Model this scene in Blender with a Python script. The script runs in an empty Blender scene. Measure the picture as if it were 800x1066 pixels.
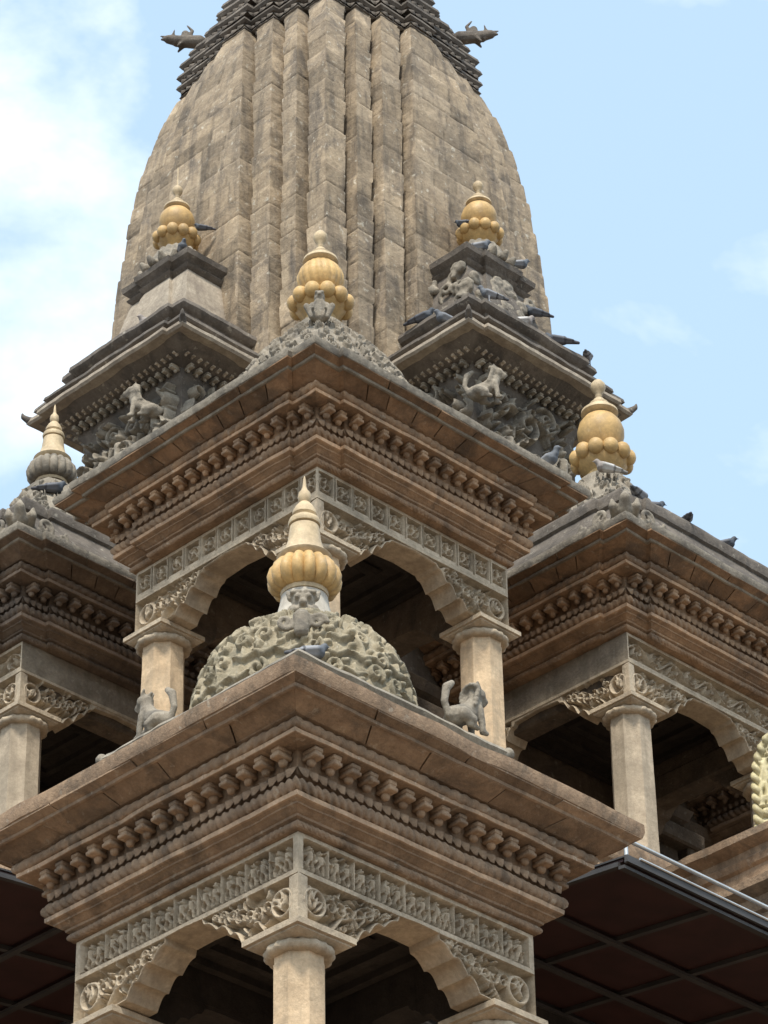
import bpy, bmesh, math, random
import numpy as np
from mathutils import Vector, Matrix
R = math.radians
scene = bpy.context.scene
COL = scene.collection
GZ = 1.6                      # eye height: ground is z = 0

# ------------------------------------------------------------------ helpers
def vhash(ix, iy, iz, s):
    n = (ix.astype(np.int64)*73856093) ^ (iy.astype(np.int64)*19349663) ^ (iz.astype(np.int64)*83492791) ^ (s*2654435)
    n = (n ^ (n >> 13))*1274126177
    n = n & 0x7fffffff
    n = (n ^ (n >> 15))*2246822519 & 0x7fffffff
    return n/float(0x7fffffff)*2-1

def vnoise(P, scale, s=0):
    Q = np.asarray(P, float)*scale
    f0 = np.floor(Q); fr = Q-f0; fr = fr*fr*(3-2*fr); i = f0.astype(np.int64)
    out = 0
    for dx in (0, 1):
        for dy in (0, 1):
            for dz in (0, 1):
                w = (fr[:, 0] if dx else 1-fr[:, 0])*(fr[:, 1] if dy else 1-fr[:, 1])*(fr[:, 2] if dz else 1-fr[:, 2])
                out = out+w*vhash(i[:, 0]+dx, i[:, 1]+dy, i[:, 2]+dz, s)
    return out

def rough(P, amp, s=0, off=(0, 0, 0)):
    P = np.asarray(P, float); Q = P+np.array(off)
    d = np.stack([vnoise(Q, 3.1, s+k)*.6+vnoise(Q, 11., s+5+k)*.4 for k in range(3)], 1)
    return P+d*amp

class MB:
    """collects vertices and faces of ONE mesh"""
    def __init__(self):
        self.v = []; self.f = []; self.t = []; self.n = 0
    def add(self, V, F, tone=0.):
        V = np.asarray(V, float); o = self.n
        self.v.append(V); self.n += len(V)
        self.f += [tuple(int(i)+o for i in q) for q in F]
        tt = np.zeros(len(V))+np.asarray(tone)
        self.t.append(tt)
    def box(self, c, s, tone=0., rz=0., bev=0.):
        cx, cy, cz = c; x, y, z = [k/2 for k in s]
        if bev <= 0:
            V = np.array([(a*x, b*y, d*z) for d in (-1, 1) for a, b in ((-1, -1), (1, -1), (1, 1), (-1, 1))], float)
            F = [(3, 2, 1, 0), (4, 5, 6, 7), (0, 1, 5, 4), (1, 2, 6, 5), (2, 3, 7, 6), (3, 0, 4, 7)]
        else:
            b = min(bev, x*.45, y*.45, z*.45)
            rings = [(-z, -b), (-z+b, 0), (z-b, 0), (z, -b)]
            V = []; F = []
            for zz, e in rings:
                for sx, sy in ((-1, -1), (1, -1), (1, 1), (-1, 1)):
                    X, Y = x+e, y+e
                    pts = [(sx*X, sy*(Y-b)), (sx*(X-b), sy*Y)]
                    if sx*sy < 0: pts = pts[::-1]
                    V += [(p[0], p[1], zz) for p in pts]
            # order each ring counter-clockwise
            for r in range(4):
                ring = V[r*8:r*8+8]; ring.sort(key=lambda p: math.atan2(p[1]/(y+1e-9), p[0]/(x+1e-9))); V[r*8:r*8+8] = ring
            for r in range(3):
                for k in range(8):
                    F.append((r*8+k, r*8+(k+1) % 8, (r+1)*8+(k+1) % 8, (r+1)*8+k))
            F.append(tuple(range(7, -1, -1))); F.append(tuple(range(24, 32)))
            V = np.array(V)
        if rz:
            c_, s_ = math.cos(rz), math.sin(rz); V = V @ np.array([[c_, s_, 0], [-s_, c_, 0], [0, 0, 1]])
        self.add(V+np.array([cx, cy, cz]), F, tone)
    def grid(self, P, tone=0., closed=False, flip=False):
        """P: array (a, b, 3)"""
        a, b = P.shape[:2]; F = []
        for i in range(a-1 if not closed else a):
            i2 = (i+1) % a
            for j in range(b-1):
                q = (i*b+j, i2*b+j, i2*b+j+1, i*b+j+1)
                F.append(q[::-1] if flip else q)
        tt = tone if np.isscalar(tone) else np.asarray(tone).reshape(-1)
        self.add(P.reshape(-1, 3), F, tt)
    def lathe(self, prof, c=(0, 0), n=32, mod=None, tone=0., caps=True):
        """prof: (r, z) from the bottom up; mod(theta, i) scales the radius"""
        th = np.linspace(0, 2*np.pi, n, endpoint=False)
        P = np.zeros((n, len(prof), 3))
        for j, (r, z) in enumerate(prof):
            rr = r*(mod(th, j) if mod else 1.)
            P[:, j, 0] = c[0]+rr*np.cos(th); P[:, j, 1] = c[1]+rr*np.sin(th); P[:, j, 2] = z
        self.grid(P, tone, closed=True)
        if caps:
            o = self.n-n*len(prof); m = len(prof)
            self.f.append(tuple(o+i*m for i in range(n-1, -1, -1))); self.f.append(tuple(o+i*m+m-1 for i in range(n)))
    def tube(self, pts, r, n=8, tone=0.):
        pts = [np.array(p, float) for p in pts]; m = len(pts)
        rs = [r]*m if np.isscalar(r) else r
        P = np.zeros((n, m, 3)); up0 = np.array([0, 0, 1.])
        for j in range(m):
            t = pts[min(j+1, m-1)]-pts[max(j-1, 0)]; t /= np.linalg.norm(t)+1e-12
            a = np.cross(t, up0)
            if np.linalg.norm(a) < .05: a = np.cross(t, np.array([1., 0, 0]))
            a /= np.linalg.norm(a); b = np.cross(t, a)
            for i in range(n):
                th = 2*np.pi*i/n; P[i, j] = pts[j]+rs[j]*(a*math.cos(th)-b*math.sin(th))
        self.grid(P, tone, closed=True, flip=True)
        o = self.n-n*m
        self.f.append(tuple(o+i*m for i in range(n))); self.f.append(tuple(o+i*m+m-1 for i in range(n-1, -1, -1)))
    def ball(self, c, r, n=12, tone=0.):
        r = (r, r, r) if np.isscalar(r) else r
        k = n//2+1; ph = np.linspace(-np.pi/2+.02, np.pi/2-.02, k); th = np.linspace(0, 2*np.pi, n, endpoint=False)
        T, H = np.meshgrid(th, ph, indexing='ij')
        P = np.stack([c[0]+r[0]*np.cos(H)*np.cos(T), c[1]+r[1]*np.cos(H)*np.sin(T), c[2]+r[2]*np.sin(H)], 2)
        self.grid(P, tone, closed=True)
        o = self.n-n*k
        self.f.append(tuple(o+i*k for i in range(n-1, -1, -1))); self.f.append(tuple(o+i*k+k-1 for i in range(n)))
    def mesh(self, name, mat, smooth=35., jit=0., seed=0, weld=0.):
        V = np.concatenate(self.v) if self.v else np.zeros((0, 3))
        if jit: V = rough(V, jit, seed)
        me = bpy.data.meshes.new(name); me.from_pydata(V.tolist(), [], self.f); me.materials.append(mat)
        a = me.attributes.new('tone', 'FLOAT', 'POINT'); a.data.foreach_set('value', np.concatenate(self.t).astype(np.float32))
        if weld:
            b = bmesh.new(); b.from_mesh(me); bmesh.ops.remove_doubles(b, verts=b.verts, dist=weld); b.to_mesh(me); b.free()
        if smooth:
            me.polygons.foreach_set('use_smooth', [True]*len(me.polygons)); me.set_sharp_from_angle(angle=R(smooth))
        me.update()
        return me

def link(name, me, parent=None, loc=None, rz=0.):
    o = bpy.data.objects.new(name, me); COL.objects.link(o)
    if parent: o.parent = parent
    if loc is not None: o.location = loc
    if rz: o.rotation_euler = (0, 0, rz)
    return o
def tag(o, label, cat, group=None):
    o['label'] = label; o['category'] = cat
    if group: o['group'] = group
    return o
def thing(name, label, cat, loc=(0, 0, 0), rz=0., group=None):
    o = bpy.data.objects.new(name, None); COL.objects.link(o); o.location = loc; o.rotation_euler = (0, 0, rz)
    o.empty_display_size = .2
    return tag(o, label, cat, group)

# ------------------------------------------------------------------ materials
def stone(name, c1, c2, stain, rough_=.88, bump=.7, sc=1., spots=.0, tone=.9, stain_amt=.7, streak=.4):
    m = bpy.data.materials.new(name); m.use_nodes = True; nt = m.node_tree; N = nt.nodes; L = nt.links
    for n in list(N): N.remove(n)
    out = N.new('ShaderNodeOutputMaterial'); b = N.new('ShaderNodeBsdfPrincipled'); L.new(b.outputs[0], out.inputs[0])
    b.inputs['Roughness'].default_value = rough_; b.inputs['Specular IOR Level'].default_value = .25
    geo = N.new('ShaderNodeNewGeometry'); pos = geo.outputs['Position']
    def noise(scale, det=6, ro=.6, vec=None, dist=0.):
        n = N.new('ShaderNodeTexNoise'); n.inputs['Scale'].default_value = scale; n.inputs['Detail'].default_value = det
        n.inputs['Roughness'].default_value = ro; n.inputs['Distortion'].default_value = dist; L.new(vec or pos, n.inputs['Vector']); return n.outputs['Fac']
    def ramp(fac, a, bb, ca=(0, 0, 0, 1), cb=(1, 1, 1, 1)):
        r = N.new('ShaderNodeValToRGB'); r.color_ramp.elements[0].position = a; r.color_ramp.elements[1].position = bb
        r.color_ramp.elements[0].color = ca; r.color_ramp.elements[1].color = cb; L.new(fac, r.inputs[0]); return r.outputs[0]
    def mix(f, a, bb, mode='MIX'):
        x = N.new('ShaderNodeMix'); x.data_type = 'RGBA'; x.blend_type = mode
        for sk, v in ((x.inputs[0], f), (x.inputs[6], a), (x.inputs[7], bb)):
            if hasattr(v, 'is_output'): L.new(v, sk)
            elif isinstance(v, (int, float)): sk.default_value = v
            else: sk.default_value = (*v, 1)
        return x.outputs[2]
    def math_(op, a, bb=0.):
        x = N.new('ShaderNodeMath'); x.operation = op
        for sk, v in ((x.inputs[0], a), (x.inputs[1], bb)):
            if hasattr(v, 'is_output'): L.new(v, sk)
            else: sk.default_value = v
        return x.outputs[0]
    n1 = ramp(noise(1.7*sc, 7, .62), .33, .67)
    col = mix(n1, c1, c2)
    n2 = ramp(noise(7.*sc, 6, .65), .3, .75)
    col = mix(.55, col, mix(n2, (.5, .46, .42), (1.38, 1.36, 1.3)), 'MULTIPLY')
    col = mix(.4, col, mix(ramp(noise(38.*sc, 5, .7), .32, .7), (.62, .6, .57), (1.25, 1.24, 1.22)), 'MULTIPLY')
    n3 = ramp(noise(2.6*sc, 9, .72, dist=.7), .5, .63)
    col = mix(math_('MULTIPLY', n3, stain_amt), col, stain)
    mp = N.new('ShaderNodeMapping'); mp.inputs['Scale'].default_value = (6.5, 6.5, .8); L.new(pos, mp.inputs['Vector'])
    n4 = ramp(noise(1., 6, .65, vec=mp.outputs[0]), .5, .66)
    col = mix(math_('MULTIPLY', n4, streak), col, tuple(k*.75 for k in stain))
    if spots:
        n5 = ramp(noise(16.*sc, 4, .6), .62, .7)
        col = mix(math_('MULTIPLY', n5, spots), col, (.62, .58, .48))
    at = N.new('ShaderNodeAttribute'); at.attribute_name = 'tone'
    k = math_('ADD', math_('MULTIPLY', at.outputs['Fac'], tone), 1.)
    kk = N.new('ShaderNodeCombineColor'); [L.new(k, kk.inputs[i]) for i in range(3)]
    col = mix(1., col, kk.outputs[0], 'MULTIPLY')
    L.new(col, b.inputs['Base Color'])
    h = math_('ADD', math_('MULTIPLY', noise(45., 6, .7), .35), noise(12., 7, .65))
    bp = N.new('ShaderNodeBump'); bp.inputs['Strength'].default_value = bump; bp.inputs['Distance'].default_value = .02
    L.new(h, bp.inputs['Height']); L.new(bp.outputs[0], b.inputs['Normal'])
    return m

M = {}
M['warm'] = stone('warm_stone', (.42, .275, .17), (.30, .205, .132), (.135, .1, .073), spots=.25)
M['tile'] = stone('soffit_stone', (.38, .24, .145), (.25, .17, .11), (.125, .095, .07), spots=.15)
M['brown'] = stone('brown_stone', (.40, .285, .19), (.29, .205, .14), (.12, .094, .07), spots=.25)
M['carved'] = stone('carved_grey_stone', (.58, .49, .37), (.48, .405, .305), (.28, .235, .175), spots=.2, stain_amt=.6)
M['plain'] = stone('plain_band_stone', (.33, .285, .22), (.25, .21, .165), (.17, .14, .1), spots=.2)
M['shaft'] = stone('column_stone', (.70, .52, .335), (.58, .46, .32), (.38, .3, .21), spots=.1, bump=.4, stain_amt=.55, streak=.5)
M['shaftg'] = stone('grey_column_stone', (.5, .42, .32), (.42, .355, .27), (.3, .25, .185), spots=.1, bump=.4, stain_amt=.6, streak=.5)
M['dome'] = stone('mossy_dome_stone', (.42, .37, .27), (.31, .275, .20), (.17, .155, .11), spots=.35, sc=1.8)
M['umber'] = stone('umber_stone', (.24, .18, .13), (.17, .13, .1), (.1, .08, .065), spots=.15)
M['roof'] = stone('roof_stone', (.35, .315, .26), (.25, .225, .185), (.12, .11, .095), spots=.3, sc=1.6)
M['dark'] = stone('sooty_stone', (.20, .175, .15), (.14, .125, .11), (.075, .068, .062), spots=.3)
M['tower'] = stone('tower_stone', (.42, .335, .235), (.315, .26, .195), (.115, .1, .086), sc=.8, spots=.55, stain_amt=.65, streak=.6, bump=.7)
M['neck'] = stone('pale_block_stone', (.42, .37, .30), (.36, .31, .25), (.24, .2, .16), spots=.2)
M['lime'] = stone('lime_washed_stone', (.55, .52, .46), (.47, .44, .385), (.36, .33, .28), spots=.1, bump=.3, stain_amt=.3)
M['ochre'] = stone('ochre_painted_stone', (.62, .42, .18), (.54, .37, .17), (.33, .23, .12), rough_=.5, bump=.2, spots=.15, stain_amt=.6, streak=.4)
M['buff'] = stone('buff_painted_stone', (.62, .51, .34), (.54, .43, .28), (.34, .27, .18), rough_=.6, bump=.25, spots=.15, stain_amt=.6, streak=.4)
M['core'] = stone('interior_stone', (.17, .135, .10), (.12, .098, .078), (.06, .052, .045), spots=.15)  # darkened stone: part of the interior shade sits in its colour
M['deep_shade'] = stone('deep_shade_stone', (.05, .042, .036), (.035, .031, .028), (.02, .018, .016))  # near-black: shade inside and behind the pavilions put into the colour
M['gilt'] = stone('gilt_metal', (.56, .5, .3), (.44, .4, .25), (.2, .18, .11), rough_=.45, bump=.2, spots=.3)
M['ground'] = stone('brick_paving', (.17, .13, .10), (.14, .108, .083), (.10, .08, .065), sc=.3, bump=.2)

def plainmat(name, c, rough_=.5, metal=0., var=.25):
    m = bpy.data.materials.new(name); m.use_nodes = True; nt = m.node_tree; b = nt.nodes['Principled BSDF']
    b.inputs['Roughness'].default_value = rough_; b.inputs['Metallic'].default_value = metal
    n = nt.nodes.new('ShaderNodeTexNoise'); n.inputs['Scale'].default_value = 4.; n.inputs['Detail'].default_value = 6
    g = nt.nodes.new('ShaderNodeNewGeometry'); nt.links.new(g.outputs['Position'], n.inputs['Vector'])
    r = nt.nodes.new('ShaderNodeValToRGB'); r.color_ramp.elements[0].color = (*[k*(1-var) for k in c], 1); r.color_ramp.elements[1].color = (*[min(1, k*(1+var)) for k in c], 1)
    r.color_ramp.elements[0].position = .3; r.color_ramp.elements[1].position = .7
    nt.links.new(n.outputs['Fac'], r.inputs[0]); nt.links.new(r.outputs[0], b.inputs['Base Color'])
    return m
M['maroon'] = plainmat('maroon_board', (.045, .018, .016), .6)
M['frame'] = plainmat('grey_frame_metal', (.06, .057, .055), .6, .1)
M['steel'] = plainmat('bare_steel', (.62, .61, .58), .32, .75, .12)
M['trim'] = plainmat('edge_trim_metal', (.45, .42, .36), .5, .3, .15)

def pigeon_mat(name, back, head, tail):
    m = bpy.data.materials.new(name); m.use_nodes = True; nt = m.node_tree; N = nt.nodes; L = nt.links; b = N['Principled BSDF']
    b.inputs['Roughness'].default_value = .7
    tc = N.new('ShaderNodeTexCoord'); sp = N.new('ShaderNodeSeparateXYZ'); L.new(tc.outputs['Object'], sp.inputs[0])
    r = N.new('ShaderNodeValToRGB'); mr = N.new('ShaderNodeMapRange'); mr.inputs[1].default_value = -.2; mr.inputs[2].default_value = .16
    nz = N.new('ShaderNodeTexNoise'); nz.inputs['Scale'].default_value = 35.; L.new(tc.outputs['Object'], nz.inputs['Vector'])
    ad = N.new('ShaderNodeMath'); ad.operation = 'MULTIPLY_ADD'; ad.inputs[1].default_value = .035; L.new(nz.outputs['Fac'], ad.inputs[0]); L.new(sp.outputs[0], ad.inputs[2])
    L.new(ad.outputs[0], mr.inputs[0]); L.new(mr.outputs[0], r.inputs[0])
    e = r.color_ramp.elements; e[0].position = 0; e[0].color = (*tail, 1); e[1].position = 1; e[1].color = (*head, 1)
    for p, c in ((.2, tail), (.24, back), (.36, back), (.38, tail), (.42, tail), (.44, back), (.66, back), (.76, head)):
        x = e.new(p); x.color = (*c, 1)
    L.new(r.outputs[0], b.inputs['Base Color'])
    return m
M['pigeon'] = pigeon_mat('pigeon_feathers', (.25, .258, .275), (.10, .112, .13), (.07, .072, .08))
M['pigeon_dark'] = pigeon_mat('dark_pigeon_feathers', (.10, .105, .12), (.05, .06, .075), (.05, .05, .06))
M['pigeon_pale'] = pigeon_mat('pale_pigeon_feathers', (.5, .49, .47), (.25, .22, .2), (.2, .19, .18))

# ------------------------------------------------------------------ relief carving (real height fields)
class HF:
    def __init__(s, w, h, res=.005):
        s.w, s.h, s.res = w, h, res
        s.nu = max(4, int(round(w/res))+1); s.nv = max(4, int(round(h/res))+1)
        s.u = np.linspace(0, w, s.nu); s.v = np.linspace(0, h, s.nv); s.H = np.zeros((s.nu, s.nv))
    def _win(s, x0, x1, y0, y1):
        i0 = max(0, int(x0/s.w*(s.nu-1))); i1 = min(s.nu, int(x1/s.w*(s.nu-1))+2)
        j0 = max(0, int(y0/s.h*(s.nv-1))); j1 = min(s.nv, int(y1/s.h*(s.nv-1))+2)
        return i0, i1, j0, j1
    def seg(s, p, q, r, a=1., r2=None):
        r2 = r if r2 is None else r2; rm = max(r, r2)
        i0, i1, j0, j1 = s._win(min(p[0], q[0])-rm, max(p[0], q[0])+rm, min(p[1], q[1])-rm, max(p[1], q[1])+rm)
        if i1 <= i0 or j1 <= j0: return
        U, V = np.meshgrid(s.u[i0:i1], s.v[j0:j1], indexing='ij')
        dx, dy = q[0]-p[0], q[1]-p[1]; l2 = dx*dx+dy*dy+1e-12
        t = np.clip(((U-p[0])*dx+(V-p[1])*dy)/l2, 0, 1)
        d2 = (U-p[0]-t*dx)**2+(V-p[1]-t*dy)**2; rr = r+(r2-r)*t
        h = a*np.sqrt(np.clip(1-d2/(rr*rr), 0, 1))
        s.H[i0:i1, j0:j1] = np.maximum(s.H[i0:i1, j0:j1], h)
    def poly(s, pts, r, a=1., r2=None):
        n = len(pts)-1; r2 = r if r2 is None else r2
        for k in range(n):
            s.seg(pts[k], pts[k+1], r+(r2-r)*k/n, a, r+(r2-r)*(k+1)/n)
    def spiral(s, cx, cy, Ra, turns, a0, r, a=1., di=1, inner=.15):
        n = max(8, int(14*turns)); pts = []
        for k in range(n+1):
            t = k/n; rad = Ra*(1-t*(1-inner)); th = a0+di*2*math.pi*turns*t
            pts.append((cx+rad*math.cos(th), cy+rad*math.sin(th)))
        s.poly(pts, r, a, r*.8)
    def ring(s, cx, cy, Ra, r, a=1.):
        s.poly([(cx+Ra*math.cos(t), cy+Ra*math.sin(t)) for t in np.linspace(0, 2*math.pi, 18)], r, a)
    def rect(s, u0, v0, u1, v1, a=1.):
        i0 = int(round(u0/s.w*(s.nu-1))); i1 = int(round(u1/s.w*(s.nu-1)))+1
        j0 = int(round(v0/s.h*(s.nv-1))); j1 = int(round(v1/s.h*(s.nv-1)))+1
        s.H[max(0, i0):max(0, i1), max(0, j0):max(0, j1)] = np.maximum(s.H[max(0, i0):max(0, i1), max(0, j0):max(0, j1)], a)
    def border(s, u0, v0, u1, v1, wd, a=1.):
        s.rect(u0, v0, u1, v0+wd, a); s.rect(u0, v1-wd, u1, v1, a); s.rect(u0, v0, u0+wd, v1, a); s.rect(u1-wd, v0, u1, v1, a)
    def leaf(s, x, y, ang, ln, r, a=1., curl=0.):
        pts = []; th = ang; px, py = x, y
        for k in range(5):
            pts.append((px, py)); px += ln/4*math.cos(th); py += ln/4*math.sin(th); th += curl/4
        rs = [r*.5, r, r*.9, r*.6, r*.25]
        for k in range(4): s.seg(pts[k], pts[k+1], rs[k], a, rs[k+1])
    def foliage(s, u0, v0, u1, v1, n, rg, r=.011, ln=.06, amin=.45):
        for _ in range(n):
            x, y = rg.uniform(u0, u1), rg.uniform(v0, v1)
            if rg.random() < .25: s.spiral(x, y, rg.uniform(.4, .8)*ln*.6, rg.uniform(.7, 1.3), rg.uniform(0, 6.3), r*.6, rg.uniform(amin, 1), rg.choice((-1, 1)))
            else: s.leaf(x, y, rg.uniform(0, 6.3), ln*rg.uniform(.6, 1.3), r*rg.uniform(.7, 1.2), rg.uniform(amin, 1), rg.uniform(-2.5, 2.5))
    def scroll(s, u0, v0, u1, v1, n, rg, r=.012):
        """running vine with a spiral in every bend"""
        h = v1-v0; vm = (v0+v1)/2; L_ = (u1-u0)/n
        s.poly([(u0+(u1-u0)*t, vm+.36*h*math.sin(math.pi*n*t)) for t in np.linspace(0, 1, n*10)], r, .9)
        for k in range(n):
            cx = u0+(k+.5)*L_; sg = -1 if k % 2 == 0 else 1
            s.spiral(cx, vm+sg*.06*h, min(.34*h, .4*L_), 1.35, rg.uniform(-.4, .4)+(1.57 if sg > 0 else -1.57), r*.85, 1., sg)
            for q in range(5):
                th = 2*math.pi*q/5+rg.random(); s.leaf(cx+.2*h*math.cos(th), vm+.2*h*math.sin(th), th+.6, .32*h, r*.8, rg.uniform(.6, 1), 1.2)
        s.foliage(u0, v0, u1, v1, n*3, rg, r*.8, h*.3, .75)
    def figure(s, cx, v0, h, rg):
        s.seg((cx, v0+.86*h), (cx, v0+.86*h), .085*h, 1.); s.seg((cx, v0+.93*h), (cx, v0+1.0*h), .05*h, .8)
        s.seg((cx, v0+.42*h), (cx, v0+.68*h), .1*h, 1., .13*h)
        for d in (-1, 1):
            e = (cx+d*rg.uniform(.17, .26)*h, v0+rg.uniform(.45, .6)*h)
            s.poly([(cx+d*.12*h, v0+.7*h), e, (cx+d*rg.uniform(.05, .3)*h, v0+rg.uniform(.35, .8)*h)], .045*h, .85)
            k = (cx+d*rg.uniform(.1, .2)*h, v0+rg.uniform(.16, .25)*h)
            s.poly([(cx+d*.06*h, v0+.4*h), k, (cx+d*rg.uniform(.05, .18)*h, v0)], .06*h, .9)
    def sample(s, U, V):
        x = np.clip(U/s.w*(s.nu-1), 0, s.nu-1.001); y = np.clip(V/s.h*(s.nv-1), 0, s.nv-1.001)
        i = x.astype(int); j = y.astype(int); fx = x-i; fy = y-j; H = s.H
        return H[i, j]*(1-fx)*(1-fy)+H[i+1, j]*fx*(1-fy)+H[i, j+1]*(1-fx)*fy+H[i+1, j+1]*fx*fy

# ------------------------------------------------------------------ mouldings round a plan
def plan_offsets(poly):
    n = len(poly); ov = []
    for i in range(n):
        a, b, c = np.array(poly[i-1]), np.array(poly[i]), np.array(poly[(i+1) % n])
        d1 = (b-a)/np.linalg.norm(b-a); d2 = (c-b)/np.linalg.norm(c-b)
        n1 = np.array([d1[1], -d1[0]]); n2 = np.array([d2[1], -d2[0]])
        ov.append((n1+n2)/(1+n1@n2) if abs(1+n1@n2) > 1e-6 else n1)
    return np.array(ov)
def square(h, cut=0., out=0.):
    """counter-clockwise square; the middle of each side stands `out` proud, `cut` from the corners"""
    if not cut: return [(-h, -h), (h, -h), (h, h), (-h, h)]
    P = []
    for k in range(4):
        side = [(-h, -h), (-h+cut, -h), (-h+cut, -h-out), (h-cut, -h-out), (h-cut, -h)]
        c, s = (1, 0, -1, 0)[k], (0, 1, 0, -1)[k]
        P += [(x*c-y*s, x*s+y*c) for x, y in side]
    return P
def rectp(x0, y0, x1, y1): return [(x0, y0), (x1, y0), (x1, y1), (x0, y1)]
def sweep(mb, poly, prof, step=.08, jit=.004, seed=0, toneamp=.0, closed=True, skip=(), ptone=None, block=.0):
    poly = [np.array(p, float) for p in poly]; ov = plan_offsets(poly); n = len(poly)
    for i in range(n if closed else n-1):
        if i in skip: continue
        j = (i+1) % n; L_ = np.linalg.norm(poly[j]-poly[i]); k = max(1, int(L_/step)) if L_ > step*1.5 else 1
        T = np.linspace(0, 1, k+1); P = np.zeros((k+1, len(prof), 3))
        for m, (e, z) in enumerate(prof):
            a = poly[i]+e*ov[i]; b = poly[j]+e*ov[j]
            P[:, m, :2] = a+(b-a)*T[:, None]; P[:, m, 2] = z
        flat = P.reshape(-1, 3)
        if jit: flat = rough(flat, jit, seed)
        tone = 0.
        if toneamp: tone = vnoise(flat, 2.2, seed+3)*toneamp+vnoise(flat, 9., seed+9)*toneamp*.7
        if block:
            bi = np.floor((T*L_+i*.37)/block).astype(np.int64); bt = vhash(bi, bi*0+i, bi*0, seed+2)*.16
            tone = tone+np.repeat(bt, len(prof))
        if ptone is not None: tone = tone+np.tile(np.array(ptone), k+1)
        mb.grid(flat.reshape(P.shape), tone)
def arc(e, z, r, a0, a1, n=7): return [(e+r*math.cos(t), z+r*math.sin(t)) for t in np.linspace(R(a0), R(a1), n)]
def rope(mb, poly, e, z, r, pitch=.055, amp=.22, twist=1, seed=0):
    poly = [np.array(p, float) for p in poly]; ov = plan_offsets(poly); n = len(poly)
    for i in range(n):
        j = (i+1) % n; a = poly[i]+e*ov[i]; b = poly[j]+e*ov[j]; L_ = np.linalg.norm(b-a)
        if L_ < .12:
            d = b-a
        k = max(2, int(L_/.011)); T = np.linspace(0, 1, k+1)
        d = (b-a)/L_; nrm = np.array([d[1], -d[0]])
        th = np.linspace(-1.9, 1.9, 9)
        rg = 1+amp*(np.abs(np.cos((T[:, None]*L_/pitch)*math.pi+th[None, :]*twist*.8))**.8-.7)
        wob = 1+.12*vnoise(np.stack([T*L_*1., T*0+i, T*0+seed], 1), 6.)
        P = np.zeros((k+1, len(th), 3)); rr = r*rg*wob[:, None]
        rr[0] = r; rr[-1] = r
        ee = (e+rr*np.cos(th)[None, :])[:, :, None]
        pa = poly[i][None, None, :]+ee*ov[i]; pb = poly[j][None, None, :]+ee*ov[j]
        P[:, :, :2] = pa+(pb-pa)*T[:, None, None]; P[:, :, 2] = z+rr*np.sin(th)
        mb.grid(P, vnoise(P.reshape(-1, 3), 5., seed)*.15)
def runs(poly, e):
    poly = [np.array(p, float) for p in poly]; ov = plan_offsets(poly); n = len(poly); out = []
    for i in range(n):
        j = (i+1) % n; a = poly[i]+e*ov[i]; b = poly[j]+e*ov[j]; d = b-a; L_ = np.linalg.norm(d)
        if L_ > 1e-6: out.append((a, b, d/L_, np.array([d[1], -d[0]])/L_, L_))
    return out
def tiles(mb, poly, e1, z1, e2, z2, size, th, rg, gap=.006):
    """stone slabs laid side by side under an eave"""
    A = runs(poly, e1); B = runs(poly, e2)
    for (a1, b1, *_), (a2, b2, _, _, L_) in zip(A, B):
        n = max(1, int(round(L_/size))); g = gap/max(L_, .01)
        ts = [0]+[(k+rg.uniform(-.12, .12))/n for k in range(1, n)]+[1]
        for k in range(n):
            t0, t1 = ts[k]+(g if k else 0), ts[k+1]-(g if k < n-1 else 0); dz = rg.uniform(-.006, .004)
            c = [a1+(b1-a1)*t0, a1+(b1-a1)*t1, a2+(b2-a2)*t1, a2+(b2-a2)*t0]; zz = [z1, z1, z2, z2]
            V = [(p[0], p[1], z+dz) for p, z in zip(c, zz)]+[(p[0], p[1], z+dz+th) for p, z in zip(c, zz)]
            mb.add(V, [(0, 1, 2, 3)[::-1] if False else (0, 1, 2, 3), (7, 6, 5, 4), (1, 0, 4, 5), (2, 1, 5, 6), (3, 2, 6, 7), (0, 3, 7, 4)], rg.uniform(-.28, .25))
DENT = {}
def dentil_mesh(w, dep, h, mat, v):
    key = (w, dep, h, mat.name, v)
    if key not in DENT:
        rg = random.Random(v*7+3); mb = MB(); tn = (.05, .25, .42)[v % 3]
        mb.box((0, -dep*.48, h*.82), (w*.9, dep*.96, h*.36), tn, 0, bev=.005)
        mb.box((0, -dep*.46, h*.57), (w*.74, dep*.92, h*.2), tn, 0, bev=.003)
        mb.box((0, -dep*.5, h*.33), (w, dep, h*.32), tn, 0, bev=.006)
        q = [(w*.1, -h*.3), (w*.3, -h*.2), (w*.38, -h*.0), (w*.34, h*.22)]
        mb.lathe([(r, zz) for r, zz in q], (0, -dep*.36), 9, tone=tn-.08)  # bud slightly darker: shade under the block put into its tone
        DENT[key] = mb.mesh('dentil', mat, 50, .007, v)
    return DENT[key]
def dentils(parent, mat, poly, e, z, w, dep, h, gap, rg, sides=None):
    """carved blocks under a cornice, each one an object"""
    for a, b, d, nr, L_ in runs(poly, e):
        if L_ < gap*.8: continue
        n = max(1, int(round(L_/gap))); ang = math.atan2(d[1], d[0])
        for k in range(n):
            c = a+d*L_*(k+.5)/n
            o = link('dentil', dentil_mesh(w, dep, h, mat, rg.randrange(6)), parent, (c[0], c[1], z), ang); s_ = rg.uniform(.9, 1.08); o.scale = (s_, 1, rg.uniform(.93, 1.05))
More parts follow.
